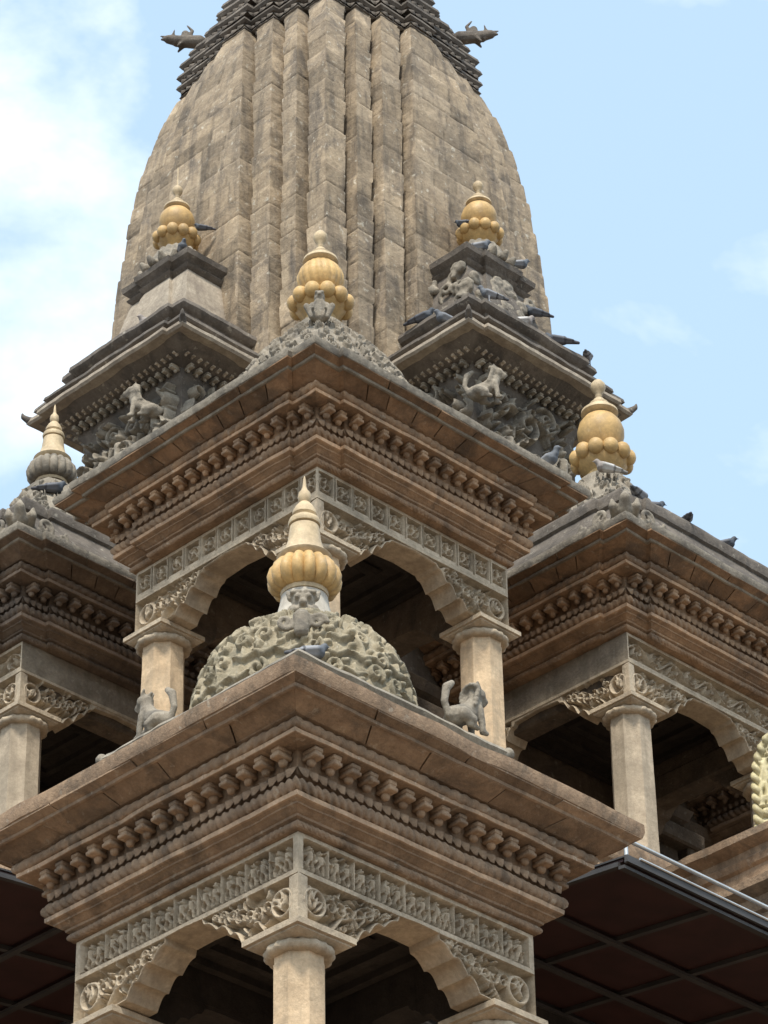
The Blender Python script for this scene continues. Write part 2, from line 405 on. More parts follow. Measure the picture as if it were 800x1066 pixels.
def petals(mb, poly, e, z, h, w, rg, out=.03):
    """row of hanging lotus petals"""
    for a, b, d, nr, L_ in runs(poly, e):
        n = max(1, int(round(L_/w)))
        for k in range(n):
            c = a+d*L_*(k+.5)/n; ww = L_/n*.5; V = []
            for s_, zz, oo in ((-1, h, .0), (-.9, h*.35, out*.7), (-.45, 0, out), (.45, 0, out), (.9, h*.35, out*.7), (1, h, .0)):
                p = c+d*ww*s_+nr*oo; V.append((p[0], p[1], z+zz))
            m_ = c+nr*out*1.7; V.append((m_[0], m_[1], z+h*.5))
            tn = rg.uniform(-.15, .15)
            mb.add(V, [(6, 0, 1), (6, 1, 2), (6, 2, 3), (6, 3, 4), (6, 4, 5), (6, 5, 0)], tn)

# ------------------------------------------------------------------ sculpted figures: limbs fused into one skin
def blob_mesh(name, caps, mat, voxel=.01, smooth=2, jit=0.):
    mb = MB()
    for p, q, r1, r2 in caps:
        p, q = np.array(p, float), np.array(q, float); L_ = np.linalg.norm(q-p); n = max(1, int(L_/(min(r1, r2)*.45)))
        for k in range(n+1):
            t = k/n if n else 0; mb.ball(p+(q-p)*t, r1+(r2-r1)*t, 10)
    me0 = mb.mesh(name+'_raw', mat, smooth=0)
    o = bpy.data.objects.new('tmp', me0); COL.objects.link(o)
    md = o.modifiers.new('r', 'REMESH'); md.mode = 'VOXEL'; md.voxel_size = voxel; md.use_smooth_shade = True
    if smooth:
        s = o.modifiers.new('s', 'SMOOTH'); s.iterations = smooth; s.factor = .5
    bpy.context.view_layer.update()
    dg = bpy.context.evaluated_depsgraph_get()
    me = bpy.data.meshes.new_from_object(o.evaluated_get(dg)); me.name = name
    bpy.data.objects.remove(o); bpy.data.meshes.remove(me0)
    if not me.materials: me.materials.append(mat)
    if jit:
        co = np.zeros(len(me.vertices)*3); me.vertices.foreach_get('co', co); co = rough(co.reshape(-1, 3), jit, 4); me.vertices.foreach_set('co', co.reshape(-1)); me.update()
    return me

def spiral_caps(c, ax, ay, Ra, turns, a0, r, di=1, n=12, lift=None):
    c, ax, ay = (np.array(k, float) for k in (c, ax, ay)); pts = []
    for k in range(n+1):
        t = k/n; rad = Ra*(1-.8*t); th = a0+di*2*math.pi*turns*t
        pts.append(c+ax*rad*math.cos(th)+ay*rad*math.sin(th)+(np.array(lift)*t if lift is not None else 0))
    return [(pts[k], pts[k+1], r*(1-.3*k/n), r*(1-.3*(k+1)/n)) for k in range(n)]

def lion_caps(s=1., mane=True):
    """seated guardian lion looking along +x, origin under its belly"""
    C = [((-.07, 0, .06), (.02, 0, .11), .06, .058), ((.02, 0, .11), (.07, 0, .17), .055, .052),
         ((.07, 0, .17), (.085, 0, .235), .045, .04)]
    for d in (-1, 1):
        C += [((-.06, d*.045, .06), (.0, d*.055, .045), .042, .03), ((.0, d*.055, .045), (-.02, d*.05, .012), .028, .018), ((-.02, d*.05, .015), (.04, d*.05, .012), .017, .016),
              ((.075, d*.035, .14), (.09, d*.04, .06), .026, .02), ((.09, d*.04, .06), (.09, d*.04, .01), .02, .018), ((.09, d*.04, .012), (.12, d*.04, .012), .018, .015),
              ((.085, d*.028, .28), (.07, d*.035, .305), .014, .009), ((.125, d*.017, .262), (.13, d*.02, .262), .014, .011)]
    C += [((.09, 0, .245), (.105, 0, .25), .047, .045), ((.12, 0, .238), (.15, 0, .232), .03, .024), ((.12, 0, .215), (.142, 0, .208), .02, .015), ((.15, 0, .243), (.152, 0, .243), .012, .012)]
    if mane:
        for k in range(9):
            th = -1.2+k*.5
            C += [((.06, .05*math.sin(th*.8), .24+.045*math.cos(th*.8)), (.04, .062*math.sin(th*.8), .23+.06*math.cos(th*.8)), .018, .013)]
        for d in (-1, 1):
            for k in range(4): C += [((.06-.008*k, d*.045, .25-.03*k), (.05-.01*k, d*.055, .235-.03*k), .018, .012)]
    C += [((-.12, 0, .05), (-.15, 0, .12), .02, .02), ((-.15, 0, .12), (-.13, 0, .21), .02, .024), ((-.13, 0, .21), (-.09, 0, .25), .026, .018)]
    return [(np.array(p)*s, np.array(q)*s, a*s, b*s) for p, q, a, b in C]

def pigeon_caps(pose):
    if pose == 'stand':
        C = [((-.06, 0, .11), (.04, 0, .135), .042, .052), ((.04, 0, .135), (.075, 0, .165), .045, .03), ((.075, 0, .165), (.09, 0, .2), .027, .024), ((.09, 0, .205), (.1, 0, .207), .026, .023),
             ((.115, 0, .205), (.138, 0, .198), .009, .005), ((-.08, 0, .105), (-.19, 0, .07), .032, .016)]
        for d in (-1, 1):
            C += [((.03, d*.04, .14), (-.14, d*.028, .09), .024, .009), ((.01, d*.022, .09), (.012, d*.022, .01), .012, .008), ((-.01, d*.022, .008), (.04, d*.026, .008), .008, .007)]
    else:
        C = [((-.06, 0, .06), (.04, 0, .065), .046, .056), ((.04, 0, .07), (.075, 0, .1), .045, .03), ((.08, 0, .11), (.09, 0, .12), .03, .027),
             ((.11, 0, .118), (.135, 0, .11), .009, .005), ((-.08, 0, .055), (-.2, 0, .035), .032, .016)]
        for d in (-1, 1): C += [((.03, d*.042, .07), (-.15, d*.026, .05), .026, .009)]
    return C

# ------------------------------------------------------------------ finials
def finial_bell(parent, z0, s=1., cm='ochre'):
    """buff bell-shaped finial over an ochre ribbed cushion; z0 = underside of the cushion"""
    mb = MB(); prof = [(.17, .0), (.215, .02), (.24, .06), (.247, .11), (.23, .17), (.185, .225), (.13, .24)]
    mb.lathe([(r*s, z0+z*s) for r, z in prof], n=112, mod=lambda th, j: 1+.17*(np.abs(np.sin(th*8))**.65-.9))
    f = link('finial', mb.mesh('finial', M[cm], 60), parent)
    mb = MB(); mb.lathe([(r*s, z0+z*s) for r, z in [(.12, .215), (.15, .228), (.178, .25), (.186, .268), (.17, .285), (.135, .32), (.112, .40), (.1, .5), (.098, .515), (.05, .52)]], n=32)
    link('bell', mb.mesh('bell', M['buff'], 40), f)
    mb = MB(); mb.lathe([(r*s, z0+z*s) for r, z in [(.06, .515), (.105, .53), (.11, .55), (.1, .575), (.075, .585), (.07, .6), (.082, .615), (.08, .64), (.06, .68), (.045, .70), (.032, .715)]], n=28)
    link('ring', mb.mesh('ring', M['buff'], 40), f)
    mb = MB(); mb.lathe([(r*s, z0+z*s) for r, z in [(.03, .71), (.042, .73), (.046, .755), (.04, .79), (.022, .815), (.014, .84), (.01, .9), (.003, .93)]], n=20)
    link('knob', mb.mesh('knob', M['buff'], 50), f)
    mb = MB(); mb.lathe([(r*s, z0+z*s) for r, z in [(.14, -.035), (.155, -.03), (.16, -.005), (.15, .015), (.12, .03)]], n=32)
    link('collar', mb.mesh('collar', M['buff'], 40), f)
    return f
def finial_bulb(parent, z0, s=1., twist=0., spike=0., n=13, loc=(0, 0), rb=.212, rr=.27):
    """ochre bulb in a ring of round beads"""
    x, y = loc; mb = MB()
    prof = [(.1, .25), (.15, .33), (.19, .4), (.21, .47), (.212, .53), (.19, .61), (.145, .675), (.1, .71)]
    k = rb/.212
    if twist:
        mb.lathe([(r*s*k, z0+z*s) for r, z in [prof[0]]+[(np.interp(z, [p[1] for p in prof], [p[0] for p in prof]), z) for z in np.linspace(.29, .70, 22)]+[prof[-1]]], (x, y), 130,
                 mod=lambda th, j: 1+.06*(np.abs(np.sin(th*9+j*twist))**.7-.7))
    else:
        mb.lathe([(r*s*k, z0+z*s) for r, z in prof], (x, y), 40)
    f = link('finial', mb.mesh('finial', M['ochre'], 60), parent)
    rg = random.Random(3); br = math.pi*rr/n*.95
    for v in range(3):
        if ('bead', s, rr, v) not in DENT:
            mb = MB(); mb.ball((0, 0, 0), (br*s, br*s, br*1.12*s), 16, (-.08, 0, .06)[v]); DENT[('bead', s, rr, v)] = mb.mesh('bead', M['ochre'], 60, .004, v)
    for q in range(n):
        th = 2*math.pi*(q+.5)/n-2.356
        link('bead', DENT[('bead', s, rr, rg.randrange(3))], f, (x+math.cos(th)*rr*s*.86, y+math.sin(th)*rr*s*.86, z0+(.225+rg.uniform(-.008, .008))*s))
    mb = MB(); mb.lathe([(r*s, z0+z*s) for r, z in [(.13, -.03), (.15, -.02), (.16, .02), (.15, .05), (.19, .1), (rr*.84, .155), (rr*.86, .2), (rr*.7, .28), (.12, .33)]], (x, y), 36)
    link('cup', mb.mesh('cup', M['ochre'], 45), f)
    mb = MB(); mb.lathe([(r*s, z0+z*s) for r, z in [(.09, .69), (.155, .715), (.172, .73), (.168, .755), (.13, .79), (.1, .805), (.09, .815), (.09, .845), (.065, .865), (.05, .89), (.03, .91)]], (x, y), 28)
    link('cap', mb.mesh('cap', M['buff'], 40), f)
    mb = MB(); pr_ = [(.022, .9), (.035, .925), (.03, .955), (.055, .985), (.07, 1.025), (.066, 1.065), (.04, 1.1), (.015, 1.12)]
    if spike: pr_ += [(.009, 1.14), (.006, 1.14+spike), (.001, 1.15+spike)]
    mb.lathe([(r*s, z0+z*s) for r, z in pr_], (x, y), 20)
    link('knob', mb.mesh('knob', M['buff'], 50), f)
    return f

# ------------------------------------------------------------------ pavilion
def arch_curve(ctrl, w):
    """lower edge of the carved arch: ctrl = [(t, dz)] for t = distance from the middle"""
    ts = np.array([c[0] for c in ctrl]); ds = np.array([c[1] for c in ctrl])
    def f(u):
        t = np.abs(np.asarray(u)-w/2)
        k = np.clip(np.searchsorted(ts, t, side='right')-1, 0, len(ts)-2)
        x = np.clip((t-ts[k])/(ts[k+1]-ts[k]+1e-9), 0, 1)
        lin = ds[k]+(ds[k+1]-ds[k])*x
        lob = np.where(np.array([c[2] for c in ctrl])[k] > 0, np.array([c[2] for c in ctrl])[k]*np.sin(np.pi*x), 0)
        return lin+lob
    return f

def side_frame(k, h):
    """local frame of side k (0 front -y, 1 right +x, 2 back +y, 3 left -x): origin, along, outward"""
    o = [(-h, -h), (h, -h), (h, h), (-h, h)][k]; d = [(1, 0), (0, 1), (-1, 0), (0, -1)][k]; n = [(0, -1), (1, 0), (0, 1), (-1, 0)][k]
    return np.array(o, float), np.array(d, float), np.array(n, float)

def wall_panel(h, k, U, Vlo, Vhi, nv, hf, v_off, depth, thick, nu=None):
    """solid band: carved outside, flat inside; returns MB"""
    o, d, n = side_frame(k, h); mb = MB(); nu = len(U)
    lo = np.asarray(Vlo); hi = np.asarray(Vhi)
    T = np.linspace(0, 1, nv); V = lo[:, None]+(hi-lo)[:, None]*T[None, :]
    UU = np.repeat(U[:, None], nv, 1)
    H = hf.sample(UU, V-v_off)*depth-depth if hf is not None else np.zeros_like(V)
    if hf is not None:
        H += (vnoise(np.stack([UU.ravel()*1., V.ravel(), UU.ravel()*0+k], 1), 60., 3).reshape(V.shape))*.0015
        H[0, :] = 0; H[-1, :] = 0
    P = np.zeros((nu, nv, 3)); P[:, :, :2] = o+UU[:, :, None]*d+H[:, :, None]*n; P[:, :, 2] = V
    mb.grid(P, 0)
    B = np.zeros((nu, 2, 3))
    for m, vv in enumerate((lo, hi)):
        B[:, m, :2] = o+np.clip(U, .11, U[-1]-.11)[:, None]*d-thick*n; B[:, m, 2] = vv
    mb.grid(B, 0, flip=True)
    S = np.zeros((nu, 2, 3)); S[:, 0] = P[:, 0]; S[:, 1] = B[:, 0]; mb.grid(S, -.05)
    return mb

PAV_CACHE = {}
def pavilion(label, loc, h, zf, eave_z, fin, frieze, carved, kind, seeds, colmat=('shaft',)*4, floor_z=None, mats=('warm', 'tile')):
    """open square pavilion; zf = top of its carved frieze (world). carved = sides (0 front, 3 left) that carry reliefs"""
    root = thing('stone_pavilion', label, 'pavilion', loc, 0., 'open pavilions round the terraces of the temple')
    z = zf-loc[2]; rg = random.Random(seeds); big = kind == 'front'
    sz = 1.0 if big else 1.05; lw = 2*h
    th = .26
    fh = .262 if big else .30
    if big: ctrl = [(0, -.255, 0), (.165, -.262, 0), (.172, -.305, .02), (.29, -.385, .042), (.41, -.465, .04), (.51, -.552, .0), (h, -.572, 0)]
    else: ctrl = [(0, -.315, 0), (.26, -.335, 0), (.28, -.365, .03), (.375, -.465, .055), (.49, -.575, .05), (.61, -.632, 0), (h, -.64, 0)]
    f = arch_curve(ctrl, lw)
    capz = ctrl[-1][1]
    res = .0052 if big else .0075
    for k in range(4):
        fine = k in (0, 3); cv = k in carved
        U = np.linspace(0, lw, int(lw/res)) if fine else np.linspace(0, lw, 60)
        hi = np.zeros_like(U); lo = hi-fh+.03
        mat = M['carved'] if cv else (M['plain'] if fine else M['deep_shade' if big else 'core'])  # rear sides get a darker stone, interior shade painted in
        # upper band
        hf = None
        if fine:
            hf = HF(lw, fh, .004); hf.border(0, 0, lw, fh, .018)
            if cv:
                if frieze == 'figures':
                    hf.rect(0, fh-.028, lw, fh, 1); n = 9; c = (lw-.1)/n
                    for q in range(n):
                        x0 = .05+q*c
                        hf.seg((x0, .05), (x0, fh-.03), .012, .85)
                        hf.figure(x0+c*.32, .05, fh-.1, rg); hf.figure(x0+c*.72, .05, fh-.105, rg)
                        hf.foliage(x0+.01, .05, x0+c-.01, fh-.04, 5, rg, .010, .05, .75)
                    hf.rect(0, 0, .045, fh, 1); hf.rect(lw-.045, 0, lw, fh, 1)
                elif frieze == 'panels':
                    n = 11; c = lw/n; hf.rect(0, 0, lw, .055, 1)
                    for q in range(n):
                        x0 = q*c; hf.border(x0+.006, .06, x0+c-.006, fh-.012, .014, 1); cx, cy = x0+c/2, .06+(fh-.07)/2; r_ = min(c, fh-.08)*.30
                        hf.ring(cx, cy, r_, .011, .9)
                        kind_ = q % 3
                        for t in range(5 if kind_ else 4):
                            a = t*2*math.pi/(5 if kind_ else 4)+.4*q; hf.leaf(cx, cy, a, r_*.95, .014, 1., .9 if kind_ == 1 else -.9)
                        for sx in (-1, 1):
                            for sy in (-1, 1): hf.leaf(cx+sx*r_*.75, cy+sy*r_*.75, math.atan2(sy, sx), .035, .011, .8)
                else:
                    hf.rect(0, 0, lw, .05, 1); hf.rect(0, fh-.03, lw, fh, 1); hf.scroll(.03, .06, lw-.03, fh-.04, 9, rg, .011)
            else:
                hf.H[:] = 1; hf.H -= .12*(vnoise(np.stack([np.repeat(hf.u, hf.nv), np.tile(hf.v, hf.nu), np.zeros(hf.nu*hf.nv)], 1), 5., k).reshape(hf.H.shape)+1)/2
        nv = int(fh/res) if fine else 4
        key = None
        mb = wall_panel(h, k, U, z+lo, z+hi, nv, hf, z-fh, .075 if cv else .012, th)
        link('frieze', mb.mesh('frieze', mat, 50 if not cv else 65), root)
        # arch with scalloped edge
        hi2 = lo-.001; lo2 = np.minimum(f(U), hi2-.004)
        dh = -capz
        hf = None
        if fine:
            hf = HF(lw, dh, .004)
            if cv or True:
                for m in (0, 1):                                 # both spandrels, mirrored
                    X = (lambda t: t) if m == 0 else (lambda t: lw-t)
                    r_ = .085 if big else .09; cy = dh+capz+.15+.0; cy = (dh-fh)*.52
                    hf.ring(X(.14), cy, r_, .018, 1); [hf.leaf(X(.14)+rg.uniform(-.03, .03), cy+rg.uniform(-.05, .03), rg.uniform(.6, 2.6), rg.uniform(.06, .1), rg.uniform(.014, .022), 1, rg.uniform(-2, 2)) for _ in range(6)]
                    hf.leaf(X(.14), cy-.02, 1.2, .07, .02, 1)
                    hf.poly([(X(.27), .01), (X(.36), .13), (X(.5), .18), (X(.62), .24)], .013, .9)
                    for q in range(7):
                        x = .27+q*.075; y0 = dh+float(f(x))+.04; y1 = dh-fh-.01
                        if y1-y0 > .02:
                            hf.spiral(X(x), (y0+y1)/2, min(.05, (y1-y0)*.45), 1.3, rg.random()*6, .012, 1, rg.choice((-1, 1)))
                            hf.foliage(min(X(x-.05), X(x+.05)), y0, max(X(x-.05), X(x+.05)), y1, 5, rg, .012, .065, .75)
                # raised rim along the scalloped edge and top
                hf.rect(0, dh-fh-.0, lw, dh, 1)
                for uu in np.arange(0, lw, .012):
                    y = dh+float(f(uu)); hf.seg((uu, y+.008), (uu+.012, dh+float(f(uu+.012))+.008), .012, .95)
                if not cv:
                    keep = np.abs(hf.u-lw/2) > h-.0
                    edge = (hf.u > lw*.36) & (hf.u < lw*.64)
                    hf.H[edge] = np.maximum(hf.H[edge], .9)
        nv = int((dh-fh)/res) if fine else 3
        mb = wall_panel(h, k, U, z+lo2, z+hi2, nv, hf, z+capz, .08, th-.004)
        link('arch', mb.mesh('arch', M['carved'] if (cv or fine) else mat, 65), root)
    # cornice mouldings
    poly = square(h) if big else square(h, .27, .045)
    pf = lambda e, q: (e, z+q*sz)
    mb = MB()
    prof = [pf(-.09, .004), pf(0.004, .003), pf(0.014, 0.006)]+[pf(e, q) for e, q in arc(.018, .03, .026, -70, 80, 6)]+[pf(.03, .062), pf(.05, .068), pf(.053, .082), pf(.062, .086), pf(.07, .09), pf(.09, .108), pf(.104, .112), pf(.106, .122), pf(.125, .132), pf(.142, .138), pf(.145, .166), pf(.12, .172), pf(.115, .18),
            pf(.095, .25), pf(.095, .275), pf(.115, .29), pf(.12, .3), pf(.12, .34), pf(.125, .40), pf(.13, .438), pf(.27, .442), pf(.279, .446), pf(.281, .472), pf(.25, .478), pf(.225, .5), pf(.225, .54), pf(.285, .55), pf(.30, .556), pf(.31, .575), pf(.42, .70)]
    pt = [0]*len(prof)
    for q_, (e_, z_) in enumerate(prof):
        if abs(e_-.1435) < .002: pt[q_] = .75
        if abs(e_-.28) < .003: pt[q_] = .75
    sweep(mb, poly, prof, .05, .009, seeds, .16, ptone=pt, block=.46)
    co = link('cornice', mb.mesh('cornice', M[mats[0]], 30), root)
    mb = MB(); rope(mb, poly, .118, z+.213*sz, .044*sz, .06 if big else .07, .42, 1, seeds); link('rope_moulding', mb.mesh('rope_moulding', M[mats[0]], 70, .003, weld=.001), co)
    mb = MB(); rope(mb, poly, .265, z+.508*sz, .037*sz, .085, .24, -1, seeds+1); link('rope_moulding', mb.mesh('rope_moulding', M[mats[0]], 70, .003, weld=.001), co)
    mb = MB(); rope(mb, poly, .022, z+.032*sz, .023*sz, .042, .35, 1, seeds+2); link('bead_moulding', mb.mesh('bead_moulding', M[mats[0]], 70, .003, weld=.001), co)
    dentils(co, M[mats[0]], poly, .135, z+.355*sz, .078, .115, .085*sz, .146 if big else .15, rg)
    mb = MB(); petals(mb, poly, .122, z+.262*sz, .075*sz, .073, rg, .035); link('petal_row', mb.mesh('petal_row', M[mats[0]], 60, .004, weld=.002), co)
    # eave: soffit slabs and edge slab
    mb = MB()
    ee, ez = (.503, .666) if big else (.511, .664)
    tiles(mb, poly, .30, z+.553*sz, .435, z+.613*sz, .62 if big else .27, .03, rg); tiles(mb, poly, .437, z+.630*sz, ee-.004, z+.660*sz, .7 if big else .55, .03, rg)
    mf = MB(); sweep(mf, poly, [pf(.40, .612), pf(.432, .606), pf(.444, .612), pf(.447, .632), pf(.42, .64)], .05, .008, seeds+6, .2)
    link('soffit_fillet', mf.mesh('soffit_fillet', M['brown' if kind == 'front' else 'plain'], 30), co)
    ev = link('eave_soffit', mb.mesh('eave_soffit', M[mats[1]], 0), root)
    top = .105 if big else .075
    mb = MB(); prof = [pf(.41, .655), pf(ee-.006, ez), pf(ee, ez+.004), pf(ee+.012, ez+top*.45), pf(ee+.01, ez+top-.008), pf(ee-.005, ez+top), pf(.3, ez+top+.05), pf(-.1, ez+top+.2), pf(-.22, ez+top+.3)]
    sweep(mb, poly, prof, .06, .012, seeds+4, .1)
    link('eave_slab', mb.mesh('eave_slab', M['brown'] if big else M['roof'], 30), root)
    # ceiling and floor
    mb = MB(); mb.box((0, 0, z+.08), (lw-.1, lw-.1, .16)); 
    for q in range(3):
        s_ = (lw-.55)*(1-.28*q); sweep(mb, square(s_/2), [(0, z-.02-.0*q), (-.04, z-.05), (-.1, z-.05), (-.1, z+.02)], .3, .0)
    link('ceiling', mb.mesh('ceiling', M['deep_shade'], 0), root)
    # columns
    ins = .185 if big else .172
    for q, (sx, sy) in enumerate(((-1, -1), (1, -1), (1, 1), (-1, 1))):
        cx, cy = sx*(h-ins), sy*(h-ins); r = .147 if big else .172; r /= math.cos(math.pi/8)
        base = (floor_z-loc[2]) if floor_z is not None else 0.
        ztop = z+capz-.13
        mb = MB(); zs = [base, base+.12, base+.125]+list(np.linspace(base+.2, ztop-.06, 9))+[ztop-.055, ztop-.05, ztop]
        rs = [r*1.25, r*1.25, r*1.12]+[r*(1.04-.05*t) for t in np.linspace(0, 1, 9)]+[r*1., r*.96, r*.97]
        pr_ = list(zip(rs, zs)); P = np.zeros((8, len(pr_), 3))
        for i in range(8):
            t = math.pi/8+i*math.pi/4
            for j, (rr, zz) in enumerate(pr_): P[i, j] = (cx+rr*math.cos(t), cy+rr*math.sin(t), zz)
        mb.grid(P, np.repeat([rg.uniform(-.1, .08) for _ in range(8)], len(pr_)), closed=True)
        cm = link('column', mb.mesh('column', M[colmat[q]], 20, .004), root)
        mb = MB(); mb.lathe([(r*.9, ztop-.005)]+[(r*1.03+.042*math.cos(t), ztop+.03+.034*math.sin(t)) for t in np.linspace(-1.5, 1.4, 8)]+[(r*.9, ztop+.066)], (cx, cy), 64, mod=lambda th_, j: 1+.02*np.sign(np.sin(th_*16))*(1 if 1 < j < 8 else 0))
        link('capital_ring', mb.mesh('capital_ring', M['carved'], 50, .003), cm)
        a = .235 if big else .24
        mb = MB(); sweep(mb, [(cx+x, cy+y) for x, y in square(a)], [(-.09, ztop+.055), (-.05, ztop+.06), (-.02, ztop+.078), (-.02, ztop+.088), (0, ztop+.092), (0, ztop+.13), (-.012, ztop+.139), (-.2, ztop+.139)], .06, .004, seeds)
        link('abacus', mb.mesh('abacus', M['carved'], 30), cm)
    return root, z, sz, ez+top

def carved_dome(parent, prof, n, seed, amp, mat, name='dome', rect=0.):
    """prof: (r, z) bottom up; surface thick with raised leaves"""
    rs = np.array([p[0] for p in prof]); zs = np.array([p[1] for p in prof])
    s = np.concatenate([[0], np.cumsum(np.hypot(np.diff(rs), np.diff(zs)))]); S = s[-1]
    rm = rs.max(); rg = random.Random(seed); W = 2*math.pi*rm
    hf = HF(W, S, .006)
    nrow = max(4, int(S/.135))
    for row in range(nrow):                                       # rows of scrolls and palmettes
        y = S*(row+.5)/nrow; ry = max(.22, np.interp(y, s, rs)); st = rm/ry; cnt = max(6, int(2*math.pi*ry/.15))
        for q in range(cnt):
            x = W*(q+.5*(row % 2)+rg.uniform(-.1, .1))/cnt; sg = 1 if (q+row) % 2 else -1; y_ = y+rg.uniform(-.012, .012)
            if rg.random() < .5:
                hf.spiral(x, y_, rg.uniform(.052, .066), 1.3, rg.random()*6, rg.uniform(.015, .02), rg.uniform(.75, 1), sg)
                hf.leaf(x+sg*.05*st, y_-.03, 1.2*sg+.4, rg.uniform(.08, .12), rg.uniform(.018, .026), rg.uniform(.6, 1), sg*1.6)
            else:
                for a_ in (-.8, 0, .8): hf.leaf(x, y_-.05, 1.57+a_+rg.uniform(-.15, .15), rg.uniform(.09, .12), rg.uniform(.02, .027), rg.uniform(.7, 1), a_*1.2)
            if rg.random() < .5: hf.seg((x-.07*st, y_+.06), (x-.04*st, y_+.07), rg.uniform(.018, .026), rg.uniform(.5, .9))
    m = int(S/.008); nth = int(W/.008)
    t = np.linspace(0, S, m); th = np.linspace(0, 2*np.pi, nth, endpoint=False)
    Rr = np.interp(t, s, rs); Z = np.interp(t, s, zs); dr = np.gradient(Rr, t); dz = np.gradient(Z, t); ln = np.hypot(dr, dz)+1e-9
    T, Th = np.meshgrid(t, th); 
    h2 = HF(W, S, .006)
    for q in range(int(W*S*500)):
        x, y = rg.uniform(0, W), rg.uniform(0, S)
        if rg.random() < .7: h2.leaf(x, y, rg.uniform(0, 6.28), rg.uniform(.04, .08), rg.uniform(.009, .016), rg.uniform(.5, 1), rg.uniform(-2, 2))
        else: h2.spiral(x, y, rg.uniform(.02, .035), 1., rg.random()*6, .009, 1)
    hf.H += h2.H*.07
    Hh = hf.sample((Th+.785)/(2*np.pi) % 1.*W, T)*amp
    fade = np.clip((S-T)/.1, 0, 1); Hh *= fade
    RR = Rr[None, :]+Hh*(dz/ln)[None, :]; ZZ = Z[None, :]-Hh*(dr/ln)[None, :]
    sq = 1.
    if rect:
        c4 = np.maximum(np.abs(np.cos(Th)), np.abs(np.sin(Th))); sq = 1+rect*(1/c4-1)
    P = np.stack([RR*np.cos(Th)*sq, RR*np.sin(Th)*sq, ZZ], 2)
    mb = MB(); mb.grid(P, (hf.sample((Th+.785)/(2*np.pi) % 1.*W, T)*.0), closed=True)
    return link(name, mb.mesh(name, mat, 70, .004), parent)

def mask_caps(s=1.):
    """grinning lion mask, facing -y"""
    C = [((0, 0, 0), (0, 0, .02), .05, .055), ((0, -.04, -.01), (0, -.055, -.012), .018, .02), ((-.035, -.03, -.035), (.035, -.03, -.035), .018, .018)]
    for d in (-1, 1):
        C += [((d*.024, -.045, .022), (d*.026, -.048, .022), .016, .015), ((d*.012, -.045, .05), (d*.05, -.03, .055), .01, .012), ((d*.055, 0, .04), (d*.07, 0, .07), .018, .01),
              ((d*.05, -.01, -.02), (d*.075, -.005, -.06), .018, .014), ((d*.02, -.03, -.045), (d*.024, -.03, -.06), .008, .005)]
    C += [((0, 0, -.05), (0, .0, -.17), .05, .04)]
    return [(np.array(p)*s, np.array(q)*s, a*s, b*s) for p, q, a, b in C]

def acanthus_caps(s=1.):
    """corner palmette between two scrolls that run along the eaves; local -y points out over the corner"""
    C = [((0, .16, .0), (0, -.02, .05), .07, .07), ((0, -.02, .05), (0, -.1, .13), .065, .05), ((0, -.1, .13), (0, -.09, .19), .045, .022)]
    for d in (-1, 1):
        C += [((d*.06, .1, .02), (d*.1, -.02, .09), .05, .045), ((d*.1, -.02, .09), (d*.11, -.03, .15), .04, .018)]
        ax = (d*.707, .707, 0)
        C += spiral_caps((d*.2, .15, .075), ax, (0, 0, 1), .085, 1.25, -.6, .026, 1)
        p = [(d*.12, .1, .01), (d*.3, .28, .02), (d*.42, .4, .035), (d*.5, .48, .02)]
        C += [(p[k], p[k+1], .035-.006*k, .03-.006*k) for k in range(3)]
        C += spiral_caps((d*.34, .32, .07), ax, (0, 0, 1), .055, 1.1, 1., .02, -1)
    return [(np.array(p)*s, np.array(q)*s, a*s, b*s) for p, q, a, b in C]

# ================================================================== BUILD
A1, H1, ZF1 = 8.425, .990, 9.3685+GZ
A2, H2, ZF2 = 4.8012, 1.1, 15.419+GZ
C1 = -A1+H1; C2 = -A2+H2
FL1, FL2 = 5.6+GZ, 13.15+GZ

# ---- ground
mb = MB(); n = 25; g = np.zeros((n, n, 3)); ax = np.sign(np.linspace(-1, 1, n))*np.abs(np.linspace(-1, 1, n))**3*900
g[:, :, 0] = ax[:, None]; g[:, :, 1] = ax[None, :]; mb.grid(g)
o = link('ground', mb.mesh('ground', M['ground'], 0)); o['kind'] = 'structure'; o['label'] = 'brick paved square round the temple'

# ---- front pavilion
p1, z, sz, et = pavilion('nearest and lowest open pavilion, with the mossy leaf carved dome', (C1, C1, FL1), H1, ZF1, 0, 'bell', 'figures', (0, 3), 'front', 11, ('shaft',)*4, FL1, ('brown', 'brown'))
et1 = z+et*sz
mb = MB(); k = .86; zt = 10.66+GZ-FL1                       # stepped tier with rolled ends above the eave
sweep(mb, square(H1+.36), [(0, et1-.02), (0, et1+.09), (-.2, et1+.25), (-.45, zt-.06), (-.46, zt-.03), (-.44, zt), (-.46, zt+.03), (-.52, zt+.05), (-.8, zt+.06)], .06, .012, 8, .1)
for sx, sy, dx, dy in ((1, -1, 1, 0), (-1, 1, 0, 1)):
    b_ = (sx*k, sy*k); mb.tube([(b_[0]+dx*t, b_[1]+dy*t, zt+q) for t, q in ((-.25, 0), (0, .0), (.06, .0), (.1, .02))], [.035, .035, .03, .035], 10); mb.ball((b_[0]+dx*.11, b_[1]+dy*.11, zt+.03), .042, 10)
tier = link('roof_tier', mb.mesh('roof_tier', M['roof'], 40), p1)
zz = lambda a: a+GZ-FL1
dome = carved_dome(p1, [(.70, zz(10.3)), (.715, zz(10.72)), (.70, zz(10.93)), (.665, zz(11.10)), (.605, zz(11.25)), (.515, zz(11.37)), (.40, zz(11.46)), (.28, zz(11.52)), (.18, zz(11.55))], 0, 5, .052, M['dome'])
